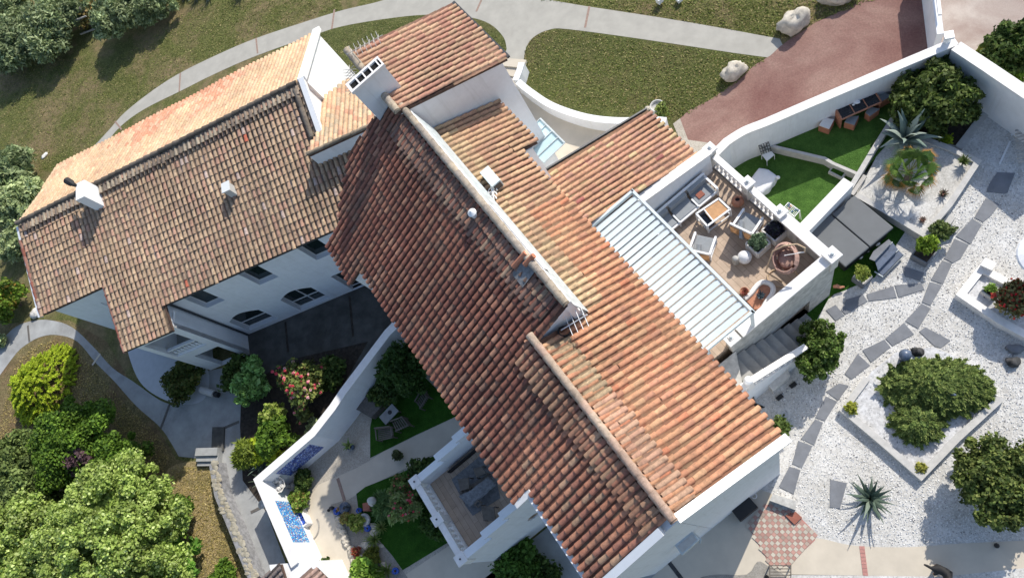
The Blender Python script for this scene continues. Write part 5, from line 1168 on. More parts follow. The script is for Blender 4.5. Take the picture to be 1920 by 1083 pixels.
m = MB(); m.ball(t1.lerp(t3, .5)+Vector((0, 0, .05)), (.15, .1, .05), 10, 6, .1); m.ball(t1.lerp(t3, .5)+Vector((-.12, -.12, .05)), (.06, .05, .04), 8, 5, .1); m.build('shell_ornament', M['globe'], label='small white shell ornament on the black table top', cat='ornament')
for k, (pp, zz, lab) in enumerate((([(575, 450), (635, 360), (745, 385), (690, 490)], .88, 'terracotta stool left of the dining table, seat partly sunlit'), ([(865, 412), (905, 350), (1025, 345), (975, 445)], .88, 'terracotta stool in front of the dining table, left one'),
                     ([(1100, 305), (1150, 240), (1260, 265), (1150, 345)], .88, 'terracotta stool in front of the dining table, right one'), ([(1215, 110), (1310, 85), (1400, 110), (1290, 175)], .95, 'terracotta stool at the right end of the dining table'))):
    e = empty('patio_stool', q(*pp[0], .42), lab, 'stool', 'terracotta stools round the dining table'); P4 = [q(x, y, zz) for x, y in pp]
    m = MB(); m.slab(P4, .05); m.build('seat', M['cushion'] if k else M['whitecap'], e)
    m = MB(); c = sum(P4, Vector())/4
    for i in (0, 2): a_, b_ = P4[i]*.97+c*.03, P4[(i+1) % 4]*.97+c*.03; m.bar(Vector((a_.x, a_.y, (zz-.05+.42)/2)), Vector((b_.x, b_.y, (zz-.05+.42)/2)), .04, zz-.05-.42)
    i = 3; a_, b_ = P4[i]*.97+c*.03, P4[0]*.97+c*.03; m.bar(Vector((a_.x, a_.y, (zz-.05+.42)/2)), Vector((b_.x, b_.y, (zz-.05+.42)/2)), .04, zz-.05-.42)
    m.build('side_panels', M['terracotta'], e)
# house side things at the right
sb_ = empty('storage_box', W(1460, 720), 'white weathered storage box by the garden stairs', 'storage box')
q = lambda x, y, z: W(1320+x/6.77, 620+y/6.77, z)
m = MB(); m.prism([q(790, 660, .7), q(1040, 440, .7), q(1090, 560, .7), q(880, 755, .7)], 0); m.build('box', M['oldwhite'], sb_, bevel=.02)
m = MB(); m.slab([q(785, 655, .76), q(1042, 432, .76), q(1098, 562, .76), q(880, 765, .76)], .06); m.build('lid', M['oldwhite'], sb_, bevel=.02)
for k, (x, y) in enumerate(((960, 845), (1130, 690))): m = MB(); m.box(q(x, y, 0), .28, .16, .1, .7); m.build('black_tray', M['black'], cat='tray', label=('black tray on the gravel in front of the storage box', 'black tray right of the storage box')[k])
m = MB(); 
for k in range(7): m.bar(q(590+k*25, 880+k*14, .04), q(690+k*14, 1000-k*6, .04), .03); m.bar(q(590+k*14, 900+k*16, .05), q(760-k*6, 965-k*2, .05), .03)
m.build('iron_grate', M['black'], label='black ornate iron grate on the ground under the eave', cat='grate')
m = MB(); m.prism([q(470, 800, .9), q(600, 700, .9), q(640, 850, .9), q(570, 890, .9)], 0); m.build('wooden_panel', M['woodfence'], label='dark wooden panel under the stairs by the eave', cat='panel')
m = MB(); q = lambda x, y, z: W(1200+x/5.333, 900+y/5.333, z)
m.prism([q(1295, 200, .35), q(1330, 135, .35), q(1568, 205, .35), q(1555, 295, .35)], 0); m.build('stone_kerb_block', M['stonewall'], label='long grey stone block between checkered paving and gravel', cat='kerb block')
m = MB(); m.slab([q(1455, 350, .12), q(1555, 310, .12), q(1622, 370, .12), q(1545, 440, .12)], .08); m.build('terracotta_slab', M['pinkstone'], label='single square terracotta slab on the checkered paving', cat='slab')
m = MB(); m.prism([q(905, 290, .8), q(1090, 165, .8), q(1180, 265, .8), q(1000, 410, .8)], .0); m.build('cellar_hatch', M['black'], label='black square box against the right gable wall', cat='box')
hose = MB(); c = q(1140, 155, .3); hose.tube([c+Vector((.1*math.cos(t), .1*math.sin(t), 0)) for t in [x_*.63 for x_ in range(11)]], .02, 6); hose.build('wall_tap', M['whitecap'], label='small white ring fitting low on the gable wall', cat='tap')
ac = empty('wall_air_conditioner', q(480, 640, 2), 'grey air conditioner unit hung on the right gable wall', 'air conditioner')
m = MB(); z = min([k_*.05 for k_ in range(20, 160)], key=lambda zz_: abs(q(350, 650, zz_).dot(Vector((*E1, 0)))+1.85)); m.prism([q(345, 645, z), q(520, 508, z), q(592, 590, z), q(418, 748, z)], z-.6); m.build('casing', M['zinc'], ac, bevel=.02)
m = MB(); m.slab([q(372, 655, z+.012), q(518, 535, z+.012), q(570, 592, z+.012), q(425, 720, z+.012)], .01); m.build('lid', M['curbstone'], ac)
m = MB(); m.bar(q(520, 508, z-.3), q(608, 590, z-.3), .05); m.bar(q(608, 590, z-.3), q(600, 625, z-.5), .05); m.build('bracket', M['zinc'], ac)
# garden bench
bn = empty('garden_bench', W(1463, 1075), 'dark slatted metal bench at the bottom edge by the checkered paving', 'bench')
m = MB()
for k in range(6): m.bar(q(1295, 850+k*32, .45+.0), q(1508, 850+k*32, .45), .035, .03)
m.bar(q(1295, 845, .45), q(1300, 1010, .45), .04); m.bar(q(1508, 845, .45), q(1508, 1010, .45), .04)
for x, y in ((1295, 850), (1508, 850)): m.bar(q(x, y, .45), Vector((q(x, y, .45).x, q(x, y, .45).y, 0)), .04)
m.build('seat', M['woodgrey'], bn); m = MB(); m.ball(q(1268, 968, .15), .09, 8, 6); m.build('ground_spotlight', M['black'], label='small black spotlight left of the slatted bench', cat='light')
m = MB(); m.ball(W(1869, 1022, .1), .09, 8, 6); m.build('dark_ball', M['black'], label='small dark round object on the path under the right tree', cat='ball')
# chairs and table in the shaded corner of the walled garden
q = lambda x, y, z: W(640+x/6.017, 620+y/6.017, z)
dk = empty('shade_table', W(727, 776), 'grey table with a dark round centre in the shaded walled garden', 'table')
m = MB(); m.slab([q(425, 970, .5), q(570, 820, .5), q(645, 900, .5), q(500, 1060, .5)], .05); m.build('top', M['court'], dk)
m = MB(); m.lathe(q(548, 918, .5), [(.1, 0), (.1, .04)], 14); m.build('centre_hole', M['black'], dk); m = MB()
for x, y in ((445, 970), (570, 840), (625, 900), (500, 1040)): p = q(x, y, .45); m.bar(p, Vector((p.x, p.y, 0)), .05)
m.build('legs', M['woodgrey'], dk)
def slatchair(pts, z, lab, mat='woodgrey'):
    e = empty('garden_chair', pts[0]-Vector((0, 0, z)), lab, 'chair', 'wooden garden chairs in the shade'); m = MB()
    a_, b_, c_, d_ = pts
    for k in range(7): t = k/6; m.bar(a_.lerp(d_, t), b_.lerp(c_, t), .06, .025)
    m.build('seat', M[mat], e); m = MB()
    for p, r in ((a_, d_), (b_, c_)):
        m = MB(); m.bar(p+Vector((0, 0, .2)), r+Vector((0, 0, .2)), .06, .03)
        for p_ in (p, r): m.bar(p_+Vector((0, 0, .2)), Vector((p_.x, p_.y, p_.z-z)), .05)
        m.build('arm_frame', M[mat], e)
    m = MB(); m.bar(a_+Vector((0, 0, .1)), b_+Vector((0, 0, .1)), .04, .5); m.build('back', M[mat], e); return e
r_ = lambda x, y, z: W(480+x/3, 722+y/3, z)
slatchair([r_(683, 245, .4), r_(770, 235, .4), r_(775, 290, .4), r_(690, 310, .4)], .4, 'grey wooden garden chair below the grey table')
slatchair([r_(835, 180, .4), r_(870, 225, .4), r_(795, 260, .4), r_(768, 205, .4)], .4, 'grey wooden garden chair right of and below the grey table')
slatchair([q(930, 665, .4), q(990, 750, .4), q(905, 880, .4), q(850, 800, .4)], .4, 'dark seated garden chair with pale arms near the roof edge')
m = MB(); m.slab([q(150, 880, .5), q(330, 700, .5), q(560, 640, .5), q(500, 800, .5), q(330, 980, .5), q(200, 900, .5)], .5); m.build('garden_store', M['woodfence'], label='low dark wooden store against the garden wall in deep shade', cat='store')
# furniture of the lower balcony
q = lambda x, y, z: W(780+x/6.017, 800+y/6.017, z); BZ = 3.6
def flatbed(name, pp, z, mat, lab, cat, th=.06):
    e = empty(name, q(*pp[0], BZ), lab, cat); P4 = [q(x, y, z) for x, y in pp]; m = MB(); m.slab(P4, th); m.build('top', M[mat], e, bevel=.01); m = MB()
    for p in P4: m.bar(Vector((p.x, p.y, p.z-th)), Vector((p.x, p.y, BZ)), .05)
    m.build('legs', M['woodgrey'], e); return e
flatbed('balcony_table', [(470, 590), (590, 570), (600, 690), (500, 720)], BZ+.5, 'woodgrey', 'square wooden table on the lower balcony', 'table')
flatbed('balcony_chair', [(640, 470), (740, 440), (790, 520), (680, 570)], BZ+.45, 'woodgrey', 'brown wooden seat near the roof edge on the lower balcony', 'chair')
flatbed('balcony_bench', [(730, 880), (880, 900), (900, 1060), (760, 1050)], BZ+.45, 'woodgrey', 'wide wooden bench at the lower end of the balcony', 'bench')
hm = empty('balcony_lounger', q(700, 750, BZ), 'long lounger covered with a faded blue-grey cloth on the lower balcony', 'sun lounger')
m = MB(); vs = []; nn_ = 14
for i in range(nn_+1):
    t = i/nn_; a_ = q(480+330*t, 780-230*t+25*math.sin(t*3), BZ+.5+.12*math.sin(t*3.1)); b_ = q(600+310*t, 900-240*t+10*math.sin(t*5), BZ+.45+.1*math.sin(t*2.7))
    for k in range(7): p = a_.lerp(b_, k/6); p.z += .03*math.sin(k*2+i*.9); vs.append(p)
m.add(vs, [(i*7+k, i*7+k+1, (i+1)*7+k+1, (i+1)*7+k) for i in range(nn_) for k in range(6)]); o = m.build('cloth', M['greyfabric'], hm, smooth=True); o.modifiers.new('s', 'SOLIDIFY').thickness = .04
m = MB(); m.bar(q(520, 800, BZ+.25), q(840, 600, BZ+.25), .5, .05); m.build('bed_frame', M['woodgrey'], hm)
m = MB(); rg = random.Random(8); pp = [q(660, 870, BZ+.6), q(700, 830, BZ+.68), q(740, 850, BZ+.6), q(700, 900, BZ+.55)]; m.tube(pp+[pp[0]], .04, 6); m.build('folded_towel', M['woodgrey'], label='crumpled brown throw at the foot of the blue-grey lounger', cat='cloth')
m = MB(); m.slab([q(400, 590, BZ+.02), q(740, 310, BZ+.02), q(900, 560, BZ+.02), q(950, 800, BZ+.02), q(640, 1000, BZ+.02), q(560, 890, BZ+.02)], .015); m.build('outdoor_rug', M['greyfabric'], label='faded blue-grey rug on the lower balcony floor', cat='rug')
# fence sections at the far top left
fe = empty('slat_fence', W(165, 60), 'old wooden slat fence between the grey-green hedge shrubs', 'fence')
for k in range(7):
    m = MB(); a_ = W(155+k*5.2, 55-k*2.0, 0); m.bar(a_, a_+Vector((0, 0, 1.7)), .16, .05); m.build('picket', M['woodfence'], fe)
m = MB(); a_, b_ = W(153, 66, 0), W(190, 52, 0); m.bar(a_+Vector((0, 0, .1)), b_+Vector((0, 0, .1)), .08, .1); m.bar(a_+Vector((0, 0, 1.3)), b_+Vector((0, 0, 1.3)), .05, .1); m.build('rail', M['palewood'], fe)
m = MB()
for k in range(12): p = W(1902+k*.6, 232+k*6.5, .5); m.bar(p, p+Vector((1.2, .25, 0)), .06, .04)
m.bar(W(1935, 225, .45), W(1935, 305, .45), .05); m.build('slatted_arch', M['palewood'], label='grey slatted timber frame cut by the right edge over the path', cat='trellis')
m = MB()
for k, (a_, b_) in enumerate((((1919, 207), (1897, 254)), ((1894, 265), (1874, 308)))): m.bar(W(*a_, .05), W(*b_, .05), .07, .05)
m.build('white_hose', M['whitepaint'], label='thin white pipe lying across the shaded gravel', cat='pipe')
# log planter in the courtyard shade
lp = empty('stone_trough', W(388, 740), 'pale stone cylinder lying by the dark round bush in the courtyard', 'ornament')
m = MB(); m.tube([W(378, 730, .35), W(402, 738, .35)], [.2, .2], 14); m.build('cylinder', M['curbstone'], lp); m = MB(); m.tube([W(403, 738.5, .35), W(410, 740, .35)], [.15, .15], 12); m.build('dark_end', M['black'], lp)
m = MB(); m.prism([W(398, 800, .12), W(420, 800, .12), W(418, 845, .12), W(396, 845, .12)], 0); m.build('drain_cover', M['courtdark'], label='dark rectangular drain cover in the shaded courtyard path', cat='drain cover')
m = MB(); m.bar(W(1233, -2, .3), W(1240, 2, .3), .3, .3); m.bar(W(1270, -4, .2), W(1276, 2, .2), .25, .2); m.build('bollard', M['whitepaint'], label='white marker block in the grass at the top edge', cat='marker')
# ---------------------------------------------------------------- vegetation
def leafmesh(name, pos, nrm, size, asp, cols, parent, mat='leaf', droop=0.0, tang=None, rng=RNG):
    n = len(pos); nrm = nrm/np.maximum(1e-6, np.linalg.norm(nrm, axis=1, keepdims=True))
    t = rng.normal(size=(n, 3)) if tang is None else tang
    t = t-nrm*(t*nrm).sum(1, keepdims=True); t /= np.maximum(1e-6, np.linalg.norm(t, axis=1, keepdims=True)); b = np.cross(nrm, t)
    s = size[:, None]; L = t*s*asp; Wd = b*s
    v = np.empty((n, 4, 3)); v[:, 0] = pos-L; v[:, 1] = pos+Wd-L*.1+nrm*s*.12; v[:, 2] = pos+L-nrm*s*droop; v[:, 3] = pos-Wd-L*.1+nrm*s*.12
    v = v.reshape(-1, 3); off = np.array(origin_of(parent)) if parent is not None else np.zeros(3)
    me = bpy.data.meshes.new(name); me.vertices.add(4*n); me.vertices.foreach_set('co', (v-off).astype(np.float32).ravel())
    me.loops.add(4*n); me.loops.foreach_set('vertex_index', np.arange(4*n, dtype=np.int32)); me.polygons.add(n)
    me.polygons.foreach_set('loop_start', np.arange(0, 4*n, 4, dtype=np.int32)); me.polygons.foreach_set('loop_total', np.full(n, 4, np.int32)); me.update(calc_edges=True)
    at = me.color_attributes.new('col', 'FLOAT_COLOR', 'CORNER'); c = np.ones((n, 4, 4)); c[:, :, :3] = cols[:, None, :]; at.data.foreach_set('color', c.astype(np.float32).ravel())
    me.materials.append(M[mat]); o = bpy.data.objects.new(name, me); COL.objects.link(o); o.parent = parent; return o
def palcols(pal, n, rng, jit=.18):
    P_ = np.array([c for c, _ in pal]); w = np.array([w for _, w in pal], float); w /= w.sum()
    c = np.array([1.38, 1.48, 1.08])*P_[rng.choice(len(P_), n, p=w)]*rng.uniform(1-jit, 1+jit, (n, 1)); return np.clip(c, 0, 1)
def bush(u, v, r, h, pal, lab, name='shrub', cat='shrub', n=6000, leaf=.06, asp=1.6, clumps=60, cr=.22, ry=None, rot=0, zc=None, z0=0, trunk=True, flowers=None, up=.5, base=None, seed=None, flat=False, group=None, droop=.3):
    """u,v: picture of the crown centre; r: plan radius in metres; h: total height"""
    rng = np.random.default_rng(seed if seed is not None else int(u*7+v)); zc = zc if zc is not None else h*.6
    c = W(u, v, zc+z0) if base is None else Vector((base.x, base.y, zc+base.z)); z0 = z0 if base is None else base.z
    if r > .4: r *= .87; ry = ry*.87 if ry else r
    ry = ry or r; e = empty(name, (c.x, c.y, z0), lab, cat, group)
    hh = h-zc; 
    # lobes: an uneven outline from several big sub-crowns
    K = clumps; th = rng.uniform(0, 2*np.pi, K); ph = np.arcsin(rng.uniform(-.35, 1, K)); rad = rng.uniform(.55, 1.06, K)
    lob = 1+.12*np.sin(3*th+rng.uniform(0, 6))+.08*np.sin(5*th+rng.uniform(0, 6))
    cc = np.stack([np.cos(ph)*np.cos(th)*r*rad*lob, np.cos(ph)*np.sin(th)*ry*rad*lob, np.where(np.sin(ph) > 0, np.sin(ph)*hh, np.sin(ph)*zc)*rad], 1)
    ct, st_ = math.cos(rot), math.sin(rot); x, y = cc[:, 0]*ct-cc[:, 1]*st_, cc[:, 0]*st_+cc[:, 1]*ct; cc[:, 0], cc[:, 1] = x, y
    idx = rng.integers(0, K, n); csz = cr*rng.uniform(.5, 1.9, K)*max(r, .3)
    dirs = rng.normal(size=(n, 3)); dirs /= np.linalg.norm(dirs, axis=1, keepdims=True)
    rr = rng.uniform(.1, 1.25, n)**.7*csz[idx]
    pos = cc[idx]+dirs*rr[:, None]*np.array([1, 1, .8]); nr = dirs*.55+np.array([0, 0, up])+rng.normal(size=(n, 3))*.75
    pos += np.array([c.x, c.y, c.z]); pos[:, 2] = np.maximum(pos[:, 2], z0+.04+rng.uniform(0, .1, n))
    ck = rng.uniform(.72, 1.28, K); cols = palcols(pal, n, rng)*ck[idx][:, None]
    leafmesh('foliage', pos, nr, leaf*rng.uniform(.6, 1.3, n), asp, np.clip(cols, 0, 1), e, droop=droop, rng=rng)
    # inner leaves keep the crown dense
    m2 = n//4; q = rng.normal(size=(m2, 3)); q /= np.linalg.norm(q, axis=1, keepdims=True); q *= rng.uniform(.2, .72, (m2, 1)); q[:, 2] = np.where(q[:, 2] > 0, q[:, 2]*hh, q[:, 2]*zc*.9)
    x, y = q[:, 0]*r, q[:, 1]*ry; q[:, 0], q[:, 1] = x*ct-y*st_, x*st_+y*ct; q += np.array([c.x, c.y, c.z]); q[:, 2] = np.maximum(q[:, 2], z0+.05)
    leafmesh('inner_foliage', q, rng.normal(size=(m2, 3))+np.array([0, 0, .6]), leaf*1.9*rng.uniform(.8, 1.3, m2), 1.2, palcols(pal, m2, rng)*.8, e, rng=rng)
    if trunk:
        m = MB(); a = Vector((c.x, c.y, z0)); m.tube([a, a+Vector((.03, .02, zc*.5)), a+Vector((.0, .05, zc))], [.05+.03*r, .04+.02*r, .03], 7)
        for k in range(5): t = k*1.26; m.tube([a+Vector((0, 0, zc*.4)), a+Vector((math.cos(t)*r*.4, math.sin(t)*ry*.4, zc*.9)), a+Vector((math.cos(t)*r*.7, math.sin(t)*ry*.7, zc+hh*.3))], [.035+.01*r, .02, .008], 5)
        m.build('trunk', M['bark'], e)
    if flowers:
        fc, nf, fs_ = flowers; i2 = rng.choice(n, nf); sel = pos[i2]; out = sel-np.array([c.x, c.y, c.z]); ok = out[:, 2] > -.2*h; sel = sel[ok]; cen = []
        P_, N_, C_ = [], [], []
        for p in sel:
            k_ = 7; p = p+np.array([0, 0, fs_*.8])
            col = np.array(fc[rng.integers(len(fc))])*rng.uniform(.85, 1.15)
            for j in range(k_):
                d = rng.normal(size=3); d[2] = abs(d[2])+.3; d /= np.linalg.norm(d); P_.append(p+d*fs_*.45); N_.append(d); C_.append(col)
        if P_: leafmesh('blossoms', np.array(P_), np.array(N_), np.full(len(P_), fs_*.62), 1.0, np.clip(np.array(C_), 0, 1), e, 'petal', rng=rng)
    return e
OLIVEG = [((.15, .175, .11), 4), ((.22, .245, .17), 3), ((.09, .115, .06), 3), ((.29, .315, .23), 1.5)]
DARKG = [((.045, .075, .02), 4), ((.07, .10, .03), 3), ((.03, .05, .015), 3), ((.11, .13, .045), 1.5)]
MIDG = [((.075, .13, .02), 4), ((.115, .18, .028), 3), ((.045, .085, .015), 2)]
LIMEG = [((.28, .33, .03), 4), ((.38, .42, .05), 3), ((.18, .23, .02), 2)]
PALEG = [((.20, .25, .075), 4), ((.28, .33, .12), 3), ((.14, .19, .05), 3), ((.38, .42, .22), 1.3)]
GREYG = [((.24, .27, .17), 4), ((.34, .36, .25), 3), ((.15, .18, .1), 2)]
JUN = [((.11, .145, .05), 4), ((.16, .19, .07), 3), ((.07, .10, .035), 3), ((.22, .24, .10), 1.5)]
YELG = [((.13, .14, .03), 4), ((.19, .18, .05), 3), ((.09, .11, .03), 2)]
# far hedge, top left
for k, (u, v, r, h, lab) in enumerate(((14, 34, 2.3, 2.4, 'grey-green hedge shrub at the far top left corner'), (28, 80, 2.5, 2.5, 'broad grey-green shrub below the top left corner'), (92, 50, 2.6, 2.6, 'largest grey-green shrub left of the slat fence'), (130, 22, 1.7, 2.2, 'grey-green shrub behind the largest one, touching the fence'),
                                (217, 26, 1.9, 2.5, 'round green shrub right of the slat fence with a long shadow'), (285, 3, 1.7, 1.9, 'green shrub cut by the top edge right of the round one'))):
    bush(u, v, r, h, OLIVEG, lab, n=20000, leaf=.07, asp=2.6, clumps=110, cr=.16, cat='shrub', name='hedge_shrub')
bush(5, 15, 3.0, 2.0, YELG, 'dry olive scrub at the very top left', n=4000, leaf=.12)
bush(170, 12, 1.6, 1.4, [((.3, .2, .1), 2), ((.12, .1, .04), 3)], 'dry brown scrub behind the slat fence', n=3000, leaf=.1)
bush(18, 330, 1.9, 2.4, [((.17, .2, .13), 3), ((.24, .26, .18), 2), ((.11, .14, .08), 2)], 'feathery grey-green bush at the left edge above the round one', n=9000, leaf=.09, asp=3.2)
bush(34, 382, 1.7, 2.3, GREYG, 'round grey leaved bush left of the side wing corner', n=9000, leaf=.085, asp=1.7); bush(32, 452, 1.3, 1.5, GREYG, 'smaller grey bush below the round grey one at the left edge', n=6000, leaf=.08)
bush(8, 562, 1.35, 1.9, [((.09, .15, .02), 3), ((.16, .19, .04), 2), ((.3, .16, .04), .4), ((.05, .08, .015), 2)], 'yellow tinged green bush at the left edge by the path', n=8000, leaf=.08)
bush(0, 640, .5, .5, GREYG, 'grey tuft at the left edge below the path', n=1200, leaf=.06)
# yellow conifer with feathery sprays
def spray(u, v, rx, ry, h, pal, lab, rot=0, n=260, per=60, leaf=.05, name='conifer', cat='conifer', z0=0, spread=1.0, ldir=None):
    rng = np.random.default_rng(int(u+v)); c = W(u, v, h*.5+z0); e = empty(name, (c.x, c.y, z0), lab, cat); P_, T_, N_, C_ = [], [], [], []
    cr_, sr_ = math.cos(rot), math.sin(rot)
    for i in range(n):
        a = rng.uniform(0, 2*np.pi); t = rng.uniform(0, 1)**.6; z = h*(1-t**1.8)*rng.uniform(.75, 1.0)+.08
        x, y = math.cos(a)*rx*t*.85, math.sin(a)*ry*t*.85; x, y = x*cr_-y*sr_, x*sr_+y*cr_
        d = np.array([math.cos(a+rot)*.9, math.sin(a+rot)*.9, .35*(1-t)+.05]); 
        if ldir is not None: d = d*.5+np.array(ldir)*rng.uniform(.6, 1.2)
        d += rng.normal(size=3)*.25; d /= np.linalg.norm(d); L = rng.uniform(.3, .55)*spread
        side = np.cross(d, [0, 0, 1]); side /= np.linalg.norm(side)+1e-6; s = rng.uniform(0, 1, per); w = (1-s)*.16*spread*rng.choice([-1, 1], per)*rng.uniform(.2, 1, per)
        p = np.array([c.x+x, c.y+y, z0+z])+d*(s*L)[:, None]+side*w[:, None]+np.array([0, 0, -1])*(s**2*.12*spread)[:, None]
        P_.append(p); T_.append(d+side*np.sign(w)[:, None]*.6+rng.normal(size=(per, 3))*.15); N_.append(np.array([0, 0, 1])+rng.normal(size=(per, 3))*.5); C_.append(palcols(pal, per, rng)*rng.uniform(.8, 1.2))
    leafmesh('foliage', np.concatenate(P_), np.concatenate(N_), leaf*rng.uniform(.6, 1.2, n*per), 2.6, np.clip(np.concatenate(C_), 0, 1), e, tang=np.concatenate(T_), rng=rng)
    m = MB(); a = Vector((c.x, c.y, z0)); m.tube([a, a+Vector((0, 0, h*.8))], [.09, .03], 7); m.build('trunk', M['bark'], e); return e
spray(66, 716, 2.1, 2.7, 1.8, LIMEG, 'bright yellow-green conifer on the dry bank at the left', rot=-.5, n=520, per=80, leaf=.035)
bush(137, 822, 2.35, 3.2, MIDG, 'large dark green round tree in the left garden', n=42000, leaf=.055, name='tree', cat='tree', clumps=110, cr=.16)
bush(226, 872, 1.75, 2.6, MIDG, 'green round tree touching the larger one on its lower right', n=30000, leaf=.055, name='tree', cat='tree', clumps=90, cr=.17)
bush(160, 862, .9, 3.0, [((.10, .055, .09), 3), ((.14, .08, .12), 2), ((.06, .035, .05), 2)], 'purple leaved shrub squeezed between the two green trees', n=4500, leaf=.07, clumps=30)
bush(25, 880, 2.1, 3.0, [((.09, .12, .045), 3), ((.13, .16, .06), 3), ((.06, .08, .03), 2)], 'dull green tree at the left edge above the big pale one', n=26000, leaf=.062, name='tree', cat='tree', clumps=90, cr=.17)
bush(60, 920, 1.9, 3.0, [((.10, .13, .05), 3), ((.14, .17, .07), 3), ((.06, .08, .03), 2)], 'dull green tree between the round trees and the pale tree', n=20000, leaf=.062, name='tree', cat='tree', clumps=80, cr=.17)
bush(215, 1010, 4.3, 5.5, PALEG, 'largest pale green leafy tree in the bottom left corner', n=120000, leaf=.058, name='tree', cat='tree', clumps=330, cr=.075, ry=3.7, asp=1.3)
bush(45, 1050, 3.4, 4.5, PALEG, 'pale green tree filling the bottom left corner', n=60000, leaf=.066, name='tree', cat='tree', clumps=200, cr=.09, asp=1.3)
bush(322, 1060, 1.45, 2.2, [((.10, .2, .04), 3), ((.15, .26, .06), 2)], 'bright green bush on the dry meadow at the bottom', n=9000, leaf=.09, clumps=60)
bush(328, 965, .9, 1.6, MIDG, 'small green bush spilling from the pale tree onto the dry meadow', n=3500, leaf=.08)
bush(420, 1085, .8, .8, MIDG, 'low green bush at the bottom edge by the stone wall', n=2500, leaf=.07)
# courtyard planting
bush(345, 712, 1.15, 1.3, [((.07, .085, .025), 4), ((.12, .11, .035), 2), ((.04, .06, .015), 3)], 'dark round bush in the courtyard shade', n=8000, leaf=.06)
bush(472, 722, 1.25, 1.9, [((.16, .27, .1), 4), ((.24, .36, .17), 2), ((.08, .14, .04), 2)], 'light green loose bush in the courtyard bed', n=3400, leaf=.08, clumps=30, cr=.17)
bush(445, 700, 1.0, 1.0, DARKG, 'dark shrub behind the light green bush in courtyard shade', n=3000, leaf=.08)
bush(566, 722, 1.35, 2.2, [((.12, .15, .05), 3), ((.2, .2, .07), 2), ((.07, .09, .03), 2)], 'rose bush covered with pink blooms in the courtyard bed', name='rose_bush', cat='rose bush', n=4200, leaf=.06, clumps=46, cr=.2, flowers=([(.8, .12, .18), (.85, .3, .34), (.88, .5, .5), (.75, .08, .12)], 120, .12))
bush(568, 778, .55, 1.3, [((.1, .12, .05), 3)], 'low rose spray with a few pink blooms under the rose bush', name='rose_bush', cat='rose bush', n=400, leaf=.05, clumps=10, flowers=([(.75, .25, .3), (.8, .15, .2)], 10, .1))
bush(513, 812, 1.0, 1.5, MIDG, 'dense green bush beside the mosaic wall', n=9000, leaf=.065, clumps=60)
bush(512, 776, .6, 1.5, [((.2, .25, .06), 3), ((.26, .28, .1), 2)], 'yellow-green tips above the dense green bush', n=1500, leaf=.06)
bush(490, 840, .7, 1.0, LIMEG, 'bright lime green plant at the path by the mosaic wall', n=2500, leaf=.07); bush(462, 850, .65, 1.3, [((.17, .2, .04), 3), ((.11, .14, .03), 2)], 'wispy olive grass clump at the path edge', n=3500, leaf=.05, asp=5)
bush(518, 858, .4, .6, LIMEG, 'small lime tuft against the outer mosaic wall', n=700, leaf=.06)
bush(615, 700, .9, .9, DARKG, 'dark ground shrub beside the garden wall in the shade', n=3000, leaf=.07); bush(590, 800, .5, .4, GREYG, 'grey small plants on the soil by the wall bend', n=800, leaf=.05)
def blades(u, v, n, L, w, pal, lab, name='agave', cat='agave', z0=0, up0=.35, curl=1.1, seed=1, base=None, z=0, jit=.15, rib=.25, notch=None):
    rg = random.Random(seed); c = W(u, v, z0+z) if base is None else base; c = Vector((c.x, c.y, z0+z if base is None else base.z)); e = empty(name, c, lab, cat); m = MB()
    for k in range(n):
        a = 2*math.pi*k*.381966*1.0+rg.uniform(-.2, .2); t0 = k/n; el = math.pi/2*(1-t0*(1-up0*.3))*.95*rg.uniform(.9, 1.05); LL = L*(.65+.35*math.sin(math.pi*min(1, t0+.25)))*rg.uniform(1-jit, 1+jit)
        col = pick(rg, pal); S_ = 9; p = Vector(c)+Vector((0, 0, .05)); e_ = el; vs = []; ring = []
        for i in range(S_+1):
            t = i/S_; ww = w*(1.0-.25*abs(t-.3))*(1-t**3.0)*(.75+.5*math.sin(math.pi*min(1, t*1.2+.1)))*.7+.004
            d = Vector((math.cos(a)*math.cos(e_), math.sin(a)*math.cos(e_), math.sin(e_))); sd = Vector((-math.sin(a), math.cos(a), 0)); nn = sd.cross(d)*-1
            vs += [p-sd*ww+nn*ww*rib*-1, p, p+sd*ww+nn*ww*rib*-1]; p = p+d*(LL/S_); e_ -= curl/S_*(.4+t*1.2)*(.5+t0*.5)
        m.add(vs, [q for i in range(S_) for q in ((i*3, i*3+1, i*3+4, i*3+3), (i*3+1, i*3+2, i*3+5, i*3+4))], col)
    o = m.build('leaves', M['leaf'], e); sm = o.modifiers.new('t', 'SOLIDIFY'); sm.thickness = .012
    m = MB(); m.ball(c+Vector((0, 0, .05)), .08, 8, 6); m.build('heart', M['bark'], e); return e
AG = [((.27, .34, .29), 4), ((.36, .42, .36), 3), ((.19, .26, .22), 2)]
blades(1697, 262, 26, 1.5, .2, AG, 'big blue-grey agave at the top of the palm bed', z0=.4, seed=3, curl=1.3, z=.3)
blades(1631, 935, 24, 1.15, .085, [((.12, .17, .13), 4), ((.2, .25, .2), 2), ((.08, .12, .09), 2)], 'dark agave standing alone on the white gravel with a spiky shadow', seed=5, curl=.9)
blades(497, 870, 22, .9, .06, [((.2, .27, .22), 3), ((.14, .2, .16), 2)], 'grey-green agave outside the mosaic wall corner', seed=6); blades(500, 900, 20, .8, .05, [((.1, .13, .09), 3), ((.2, .24, .2), 1)], 'dark spiky agave below the grey-green one outside the mosaic wall', seed=7)
